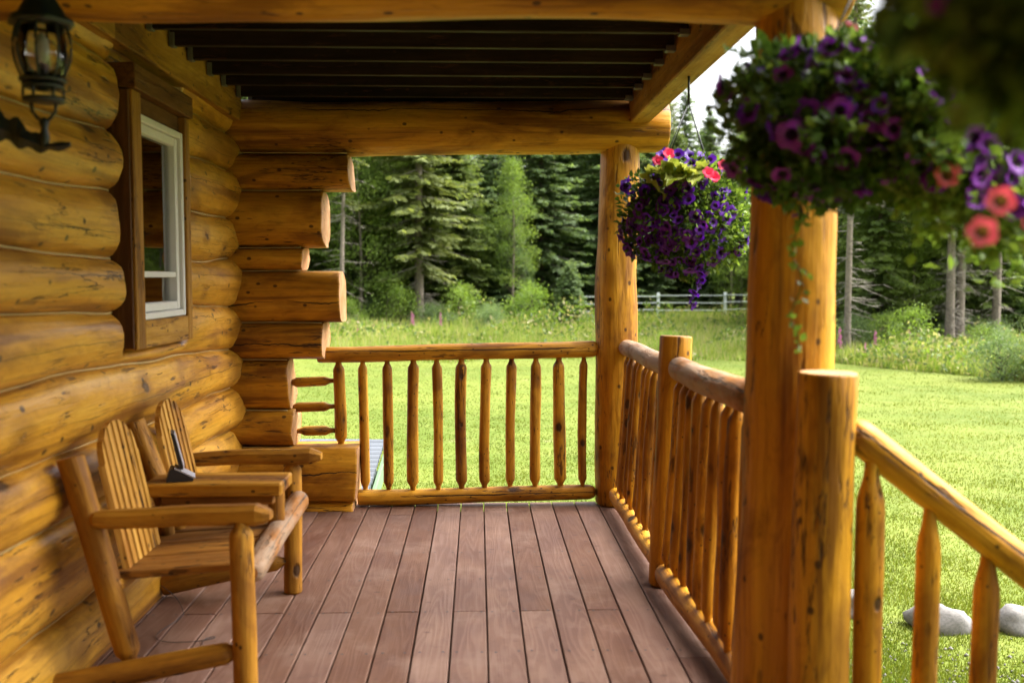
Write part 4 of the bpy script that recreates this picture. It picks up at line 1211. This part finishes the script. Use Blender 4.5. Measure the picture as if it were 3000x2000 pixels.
def spruce_proto(seed, H, Rr, bare, dens=1.0, thin=1.0, twigs=0, tr=1.0):
    """returns (trunk mesh data, crown V,F, dead twig V,F)"""
    rng = np.random.default_rng(seed)
    tv, tf = tri_trunk(H, (0.011 * H + 0.02) * tr, seed)
    Vs = []; limb = []
    h = bare
    while h < H - 0.15:
        u = (h - bare) / (H - bare)
        nb = int(round((5.5 + 2.5 * rng.random()) * dens))
        a0 = rng.uniform(0, 6.28)
        for k in range(nb):
            az = a0 + 2 * np.pi * k / nb + rng.normal(0, 0.25)
            prof = min(1.0, 0.6 + 2.2 * u) * (1 - u) ** 0.62
            L = (Rr * prof * (1.0 if rng.random() > 0.25 else 0.5) * rng.uniform(0.55, 1.35) + 0.15) * thin
            ca, sa = np.cos(az), np.sin(az)
            hh = h + rng.normal(0, 0.16)
            dr = rng.uniform(0.18, 0.5) * (1 - u * 0.9)
            ns = max(3, int(L / 0.085))
            s = (np.arange(ns) + rng.random(ns)) / ns
            s = 0.12 + 0.88 * s
            bx = ca * L * s; by = sa * L * s; bz = hh - dr * L * s + 0.32 * dr * L * s ** 3 + (0.35 * L * s if u > 0.85 else 0)
            base = np.stack([bx, by, bz], 1)
            limb.append((np.array([0, 0, hh]), base[-1]))
            for side in (-1, 1, 0):
                tw = (0.10 + 0.30 * L * (1 - 0.75 * s) * 0.75) * rng.uniform(0.6, 1.25, ns) * (1.0 if side else 0.55)
                f = rng.uniform(0.35, 0.9, ns)
                dx = ca * f - sa * side * (1 - 0.3 * f); dy = sa * f + ca * side * (1 - 0.3 * f)
                dz = rng.normal(-0.28, 0.22, ns) - (0.35 if side == 0 else 0)
                d = np.stack([dx, dy, dz], 1); d /= np.linalg.norm(d, axis=1)[:, None]
                wv = np.cross(d, np.array([0, 0, 1.0])); wv /= np.linalg.norm(wv, axis=1)[:, None] + 1e-6
                wv = wv + np.stack([np.zeros(ns), np.zeros(ns), rng.normal(0, 0.55, ns)], 1)
                ww = (0.020 + 0.13 * tw) * rng.uniform(0.7, 1.3, ns)
                a = base + rng.normal(0, 0.02, (ns, 3)); t_ = tw[:, None]
                m = a + d * t_ * 0.45
                Vs.append(np.stack([a, m + wv * ww[:, None], a + d * t_ + np.array([0, 0, -0.05]) * t_, m - wv * ww[:, None]], 1))
        h += (0.11 + 0.15 * rng.random()) * (1.15 - 0.55 * u) * (H / 14)
    Vq = np.concatenate(Vs, 0)
    V = Vq.reshape(-1, 3); i0 = np.arange(len(Vq)) * 4
    F = np.stack([i0, i0 + 1, i0 + 2, i0 + 3], 1)
    # limbs and dead twigs as thin three-sided spikes
    D = []
    for a, b in limb[::2]: D.append((a, b, 0.02))
    for _ in range(twigs):
        hh = rng.uniform(0.4, bare + 1.5); az = rng.uniform(0, 6.28); L = rng.uniform(0.4, 1.5)
        a = np.array([0, 0, hh]); b = np.array([np.cos(az) * L, np.sin(az) * L, hh - L * rng.uniform(-0.1, 0.5)])
        D.append((a, b, 0.016))
        for _ in range(5):
            s = rng.uniform(0.3, 1); p = a + (b - a) * s; L2 = rng.uniform(0.12, 0.4); az2 = az + rng.normal(0, 0.9)
            D.append((p, p + np.array([np.cos(az2) * L2, np.sin(az2) * L2, rng.uniform(-0.25, 0.05)]), 0.010))
    DV, DF = [], []
    for a, b, r in D:
        i = len(DV)
        DV += [a + np.array([0, 0, r]), a + np.array([r, 0, -r]), a + np.array([-r, r, -r]), b]
        DF += [(i, i + 1, i + 3), (i + 1, i + 2, i + 3), (i + 2, i, i + 3)]
    return (tv, tf), (V, F), (np.array(DV), np.array(DF))

def build_proto(kind, seed, **kw):
    nm = 'proto_%s_%d' % (kind, seed)
    cm = kw.pop('crown_mat'); bmk = kw.pop('bark', 'bark')
    (tv, tf), (V, F), (DV, DF) = spruce_proto(seed, **kw)
    return (mesh(nm + '_trunk', tv, tf, W[bmk]), npmesh(nm + '_crown', V, F, cm), npmesh(nm + '_twigs', DV, DF, W['dead_twig']))

def leafy_proto(seed, H, Rr, bare, nclump, per, mat, leaf=0.10, bark='bark', stems=1):
    rng = np.random.default_rng(seed)
    tv, tf = tri_trunk(H * 0.85, 0.009 * H + 0.01, seed, bend=0.6, seg=7)
    P = []; DV, DF = [], []
    for k in range(nclump):
        u = rng.random() ** 0.8
        z = bare + (H - bare) * u
        rr = Rr * math.sin(math.pi * min(1.0, 0.22 + 0.78 * u)) ** 0.7 * rng.uniform(0.25, 1.0)
        az = rng.uniform(0, 6.28)
        c = np.array([math.cos(az) * rr, math.sin(az) * rr, z])
        P.append(c + rng.normal(0, 1, (per, 3)) * np.array([0.26, 0.26, 0.17]) * (0.5 + Rr * 0.35))
        i = len(DV); a = np.array([0, 0, max(0.1, z - rr * 0.8)]); r = 0.014
        DV += [a + np.array([0, 0, r]), a + np.array([r, 0, -r]), a + np.array([-r, r, -r]), c]
        DF += [(i, i + 1, i + 3), (i + 1, i + 2, i + 3), (i + 2, i, i + 3)]
    P = np.concatenate(P, 0); n = len(P)
    d = rng.normal(0, 1, (n, 3)) + np.array([0, 0, -0.3])
    V, F = leaves_np(P, d / np.linalg.norm(d, axis=1)[:, None], leaf * rng.uniform(.6, 1.3, n), leaf * 0.38 * rng.uniform(.7, 1.2, n), rng)
    nm = 'proto_leafy_%d' % seed
    return (mesh(nm + '_trunk', tv, tf, W[bark]), npmesh(nm + '_crown', V, F, mat), npmesh(nm + '_twigs', np.array(DV), np.array(DF), W['bark_dark']))

SA, SB, SD = W['spruce_a'], W['spruce_b'], W['spruce_dry']
PR = {
    'tall': build_proto('spruce', 1, H=15.0, Rr=2.5, bare=2.4, dens=0.62, crown_mat=SD, twigs=70),
    'tall2': build_proto('spruce', 2, H=16.0, Rr=1.9, bare=4.2, dens=0.9, crown_mat=SA, twigs=55, tr=0.8),
    'full': build_proto('spruce', 3, H=13.0, Rr=2.4, bare=0.4, dens=1.15, crown_mat=SA, bark='bark_dark'),
    'full2': build_proto('spruce', 4, H=14.0, Rr=2.2, bare=0.6, dens=1.1, crown_mat=SB, bark='bark_dark'),
    'full3': build_proto('spruce', 5, H=12.0, Rr=2.0, bare=0.5, dens=1.1, crown_mat=SA, bark='bark_dark'),
    'young': build_proto('spruce', 6, H=4.2, Rr=1.15, bare=0.15, dens=1.2, crown_mat=SB, bark='bark_dark'),
    'thin': build_proto('spruce', 7, H=14.0, Rr=0.9, bare=5.5, dens=0.6, crown_mat=SD, twigs=60, tr=0.55),
    'alder': leafy_proto(8, 9.0, 2.2, 1.2, 120, 70, W['alder'], 0.13),
    'alder2': leafy_proto(9, 11.0, 2.0, 2.5, 130, 70, W['alder'], 0.12),
    'shrub': leafy_proto(10, 1.7, 1.1, 0.1, 34, 50, W['shrub'], 0.08, 'bark_dark'),
    'shrub2': leafy_proto(12, 2.2, 1.3, 0.1, 34, 60, W['shrub'], 0.10, 'bark_dark'),
    'willow': leafy_proto(11, 1.3, 1.0, 0.05, 55, 60, W['willow'], 0.07, 'bark_dark'),
}
def tree(kind, name, x, y, label, cat='tree', group=None, s=1.0, rz_=None, lean=None, sz=None, dz=0.0, rng=random.Random(1)):
    o = bpy.data.objects.new(name, None)
    M = Matrix.Translation(Vector((x, y, gz(x, y) + dz))) @ Matrix.Rotation(rng.uniform(0, 6.28) if rz_ is None else rz_, 4, 'Z')
    if lean: M = Matrix.Translation(Vector((x, y, gz(x, y)))) @ Matrix.Rotation(lean, 4, 'Y')
    M = M @ Matrix.Diagonal((s, s, sz or s, 1))
    col.objects.link(o); o.matrix_basis = M
    tag(o, label, cat, group)
    for pn, me in zip(('trunk', 'crown', 'branches'), PR[kind]):
        c = bpy.data.objects.new(pn, me); col.objects.link(c); c.parent = o
        if pn != 'trunk': c['kind'] = 'stuff'
    return o

# trees that can be told apart
tree('tall', 'spruce_tree', -2.45, 41.5, 'tall spruce with bare pale grey trunk in the middle of the far opening', s=1.05, rz_=0.6)
tree('thin', 'spruce_tree', -5.3, 38.5, 'thin leaning half dead trunk beside the log tails at left', s=0.9, lean=0.035)
tree('thin', 'spruce_tree', 10.75, 28.6, 'slim tree with pale grey bare trunk just right of the near post', s=0.95, rz_=2.0)
tree('tall2', 'spruce_tree', 14.45, 30.0, 'left trunk of the pair of grey trunks at the right edge', s=0.85, rz_=1.0)
tree('tall2', 'spruce_tree', 14.95, 30.4, 'right trunk of the pair of grey trunks at the right edge', s=0.83, rz_=3.4)
tree('tall2', 'spruce_tree', 16.3, 30.8, 'grey spruce trunk nearest the right edge of the view', s=0.85, rz_=4.0)
tree('full3', 'spruce_tree', 12.9, 31.6, 'low branched green spruce left of the paired grey trunks', s=0.72, rz_=1.2)
tree('young', 'young_spruce', 3.65, 39.5, 'small young spruce standing alone left of the white fence', s=0.62, rz_=0.4)
tree('young', 'young_spruce', 1.4, 44.5, 'young bluish spruce behind the meadow in the middle', s=1.0, rz_=1.4)
tree('full', 'spruce_tree', -1.1, 44.0, 'dark dense spruce right behind the bare central trunk', s=0.85, rz_=2.0)
tree('full2', 'spruce_tree', 3.0, 47.0, 'full bluish spruce right of centre in the far opening', s=1.0, rz_=0.2)
tree('full2', 'spruce_tree', 6.4, 49.5, 'dark full spruce beside the far corner post', s=1.05, rz_=2.2)
tree('full', 'spruce_tree', -8.2, 41.0, 'bright green spruce beside the shortest log tail', s=0.9, rz_=3.3)

rt = random.Random(4)
placed = [(-2.45, 41.5), (10.75, 28.6), (14.45, 30), (16.3, 30.8), (13.3, 30.9), (3, 47), (6.4, 49.5), (-1.1, 44), (-8.2, 41)]
ADJ = {'full': 'dense green spruce', 'full2': 'dense bluish green spruce', 'full3': 'narrow green spruce', 'tall': 'open branched spruce with a bare grey trunk',
       'tall2': 'slim tall spruce with a bare lower trunk', 'alder': 'light green leafy tree', 'alder2': 'tall light green leafy tree', 'young': 'young bluish spruce',
       'shrub': 'loose bright green shrub', 'shrub2': 'wide bright green shrub', 'willow': 'low grey green willow shrub'}
def scatter(nm, n, kinds, xr, yr, dmin, label, cat, group, srange, name, ok=lambda x, y: True):
    c = 0
    for _ in range(n * 30):
        if c >= n: break
        y = rt.uniform(*yr); x = y * rt.uniform(*xr)
        if not ok(x, y): continue
        if min(math.hypot(x - a, y - b) for a, b in placed) < dmin: continue
        placed.append((x, y)); c += 1
        s = rt.uniform(*srange)
        kd_ = rt.choice(kinds)
        tree(kd_, name, x, y, ADJ[kd_] + ' ' + label, cat, group, s, sz=s * rt.uniform(0.9, 1.15), rng=rt)
scatter('f', 40, ['full', 'full2', 'full3', 'full2', 'alder', 'tall'], (-0.34, 0.16), (44, 60), 1.5, 'in the forest edge behind the meadow', 'tree', 'forest trees behind the meadow', (0.85, 1.15), 'forest_tree',
        lambda x, y: not (x > 2.5 and y < 50))
scatter('f', 18, ['alder', 'alder', 'full3', 'alder2'], (-0.30, -0.03), (41, 50), 1.4, 'beyond the log tails left of the bare central trunk', 'tree', 'leafy trees left of the central trunk', (0.75, 1.05), 'leafy_tree')
scatter('g', 44, ['full', 'full3', 'full2', 'tall', 'full', 'alder2'], (0.33, 0.62), (33.5, 50), 1.45, 'in the forest edge at right', 'tree', 'forest trees at right', (0.7, 1.05), 'forest_tree')
scatter('h', 40, ['full', 'full2', 'alder', 'tall', 'alder', 'alder2'], (-0.36, 0.62), (58, 84), 2.4, 'far back in the forest', 'tree', 'far forest trees', (0.95, 1.2), 'forest_tree')
scatter('i', 22, ['full', 'full2', 'alder', 'tall', 'alder2'], (0.14, 0.36), (50.5, 60), 1.6, 'behind the white paddock fence', 'tree', 'trees behind the fence', (0.62, 0.85), 'forest_tree')
for k, (az_, d_) in enumerate(((134, 11), (142, 10), (150, 11), (158, 10), (168, 12), (138, 14), (152, 14))):  # unseen spruces, added behind and right of the camera to block sky light
    tree(('full', 'full2', 'full3')[k % 3], 'forest_tree', d_ * math.sin(R(az_)), d_ * math.cos(R(az_)), 'unseen spruce added behind the camera to block sky light', 'tree', 'trees around the clearing', 0.95)
for k in range(34):  # ring of trees out of view, added to cut low sky and for reflections
    an = R(2 + k * 6.0); d_ = 27 + 9 * ((k * 37) % 10) / 10
    x_, y_ = d_ * math.cos(an) * 1.05 + 4, 22 - d_ * math.sin(an) * 1.2 - 6
    if y_ > 16 and x_ < 24: continue
    tree(('full', 'full2', 'tall', 'full3', 'alder')[k % 5], 'forest_tree', x_, y_, 'unseen spruce added behind the camera to block sky light', 'tree', 'trees around the clearing', 0.65 + 0.2 * ((k * 7) % 5) / 5)
scatter('u', 26, ['alder', 'alder2'], (-0.33, 0.13), (43.5, 56), 1.0, 'low in the understory of the far forest edge', 'tree', 'understory trees in the middle', (0.38, 0.62), 'leafy_tree', lambda x, y: not (x > 2.5 and y < 50))
scatter('u', 20, ['alder', 'alder2'], (0.33, 0.60), (32, 44), 1.0, 'low in the understory at right', 'tree', 'understory trees at right', (0.35, 0.6), 'leafy_tree')
scatter('y', 26, ['young'], (-0.32, 0.11), (42.5, 52), 0.9, 'filling the forest edge in the middle', 'tree', 'young spruces in the middle', (0.9, 1.9), 'young_spruce', lambda x, y: x < 2.6)
scatter('y', 22, ['young'], (0.34, 0.60), (33, 40), 0.9, 'filling the forest edge at right', 'tree', 'young spruces at right', (0.8, 1.5), 'young_spruce')
placed = [(99, 99)]
scatter('s', 26, ['shrub', 'shrub2', 'willow'], (-0.33, 0.12), (37, 46), 0.9, 'under the forest edge', 'shrub', 'shrubs under the forest edge', (0.45, 0.95), 'leafy_shrub', lambda x, y: x < 2.6)
scatter('s', 18, ['shrub', 'willow', 'willow'], (0.33, 0.60), (27.5, 33), 0.8, 'in the rough grass at right', 'shrub', 'shrubs in the grass at right', (0.4, 0.75), 'leafy_shrub')
tree('willow', 'leafy_shrub', 11.6, 21.6, 'grey green willow bush at the right edge of the lawn', 'shrub', s=0.75, rz_=0.3)
tree('willow', 'leafy_shrub', 12.6, 21.3, 'larger willow bush cut by the right edge of the view', 'shrub', s=0.85, rz_=1.3)
tree('shrub', 'leafy_shrub', 5.3, 27.6, 'dark green bush at the lawn edge above the short middle post', 'shrub', s=0.45, rz_=1.3)

# fireweed
def fireweed_mesh():
    rng = np.random.default_rng(5)
    n = 60
    z = 0.55 + 0.5 * rng.random(n); az = rng.uniform(0, 6.28, n); r = 0.055 * (1.1 - (z - 0.55) / 0.55)
    P = np.stack([np.cos(az) * 0.01, np.sin(az) * 0.01, z], 1); N_ = np.stack([np.cos(az), np.sin(az), 0 * az], 1)
    V1, F1 = leaves_np(P, N_, r + 0.02, 0.018 + 0 * r, rng)
    n = 50
    z = 0.9 * rng.random(n) ** 1.3; az = rng.uniform(0, 6.28, n)
    P = np.stack([0 * z, 0 * z, z * 0.6], 1); N_ = np.stack([np.cos(az), np.sin(az), 0.5 + 0 * az], 1)
    V2, F2 = leaves_np(P, N_ * 1.5, 0.12 + 0 * z, 0.012 + 0 * z, rng)
    return npmesh('flower_spike', V1, F1, W['magenta']), npmesh('leaves', V2, F2, W['g3'])
FW = fireweed_mesh()
for i, (x, y) in enumerate(((9.75, 26.4), (9.9, 26.9), (10.35, 26.2), (11.0, 27.2), (12.6, 28.6), (12.7, 29.4), (-2.4, 36.2), (-2.3, 35.6), (-3.6, 34.5), (-1.3, 34.8), (-4.0, 33.2), (9.5, 26.6))):
    o = bpy.data.objects.new('fireweed', None); col.objects.link(o)
    s = 0.72 + 0.2 * math.sin(i * 2.2)
    o.matrix_basis = Matrix.Translation(Vector((x, y, gz(x, y)))) @ Matrix.Rotation(0.12 * math.sin(i * 3), 4, 'X') @ Matrix.Scale(s, 4)
    right = x > 0
    tag(o, 'pink fireweed spike in the rough grass right of the near post' if right else 'pink fireweed spike in the meadow under the central trunk', 'flower', 'fireweed at right' if right else 'fireweed in the middle')
    for nm, me in zip(('flower_spike', 'leaves'), FW):
        c = bpy.data.objects.new(nm, me); col.objects.link(c); c.parent = o
    st = bpy.data.objects.new('stem', bpy.data.meshes.get('fw_stem') or mesh('fw_stem', [(0.006, 0, 0), (-0.004, 0.005, 0), (-0.004, -0.005, 0), (0, 0, 1.05)], [(0, 1, 3), (1, 2, 3), (2, 0, 3)], W['g3']))
    col.objects.link(st); st.parent = o

# white paddock fence
fn = thing('paddock_fence', (7.5, 47, gz(7.5, 47)), 'white rail paddock fence standing in the meadow before the trees', 'fence')
FP = [(4.35, 46.8), (6.0, 47.0), (8.6, 47.3), (11.9, 47.6), (14.2, 48.0)]
for (x, y) in FP:
    g = gz(x, y)
    box('fence_post', (x - 0.065, y - 0.06, g - 0.2), (x + 0.065, y + 0.06, g + 1.25), W['white_paint'], fn, bev=0.01)
for (xa, ya), (xb, yb_) in zip(FP[:-1], FP[1:]):
    for k, hgt in enumerate((0.42, 0.78, 1.12)):
        za, zb = gz(xa, ya) + hgt, gz(xb, yb_) + hgt - 0.05 * math.sin(xa * 3 + k)
        L = math.dist((xa, ya, za), (xb, yb_, zb))
        M, _ = axis_matrix((xa, ya - 0.08, za), (xb, yb_ - 0.08, zb))
        v, f_ = box_data(0.07, 0.05, L - 0.01)
        me = mesh('fence_rail', v, f_, W['white_paint'], smooth=False); fix_normals(me)
        place(bpy.data.objects.new('fence_rail', me), M @ Matrix.Translation(Vector((0, 0, L / 2))), fn)
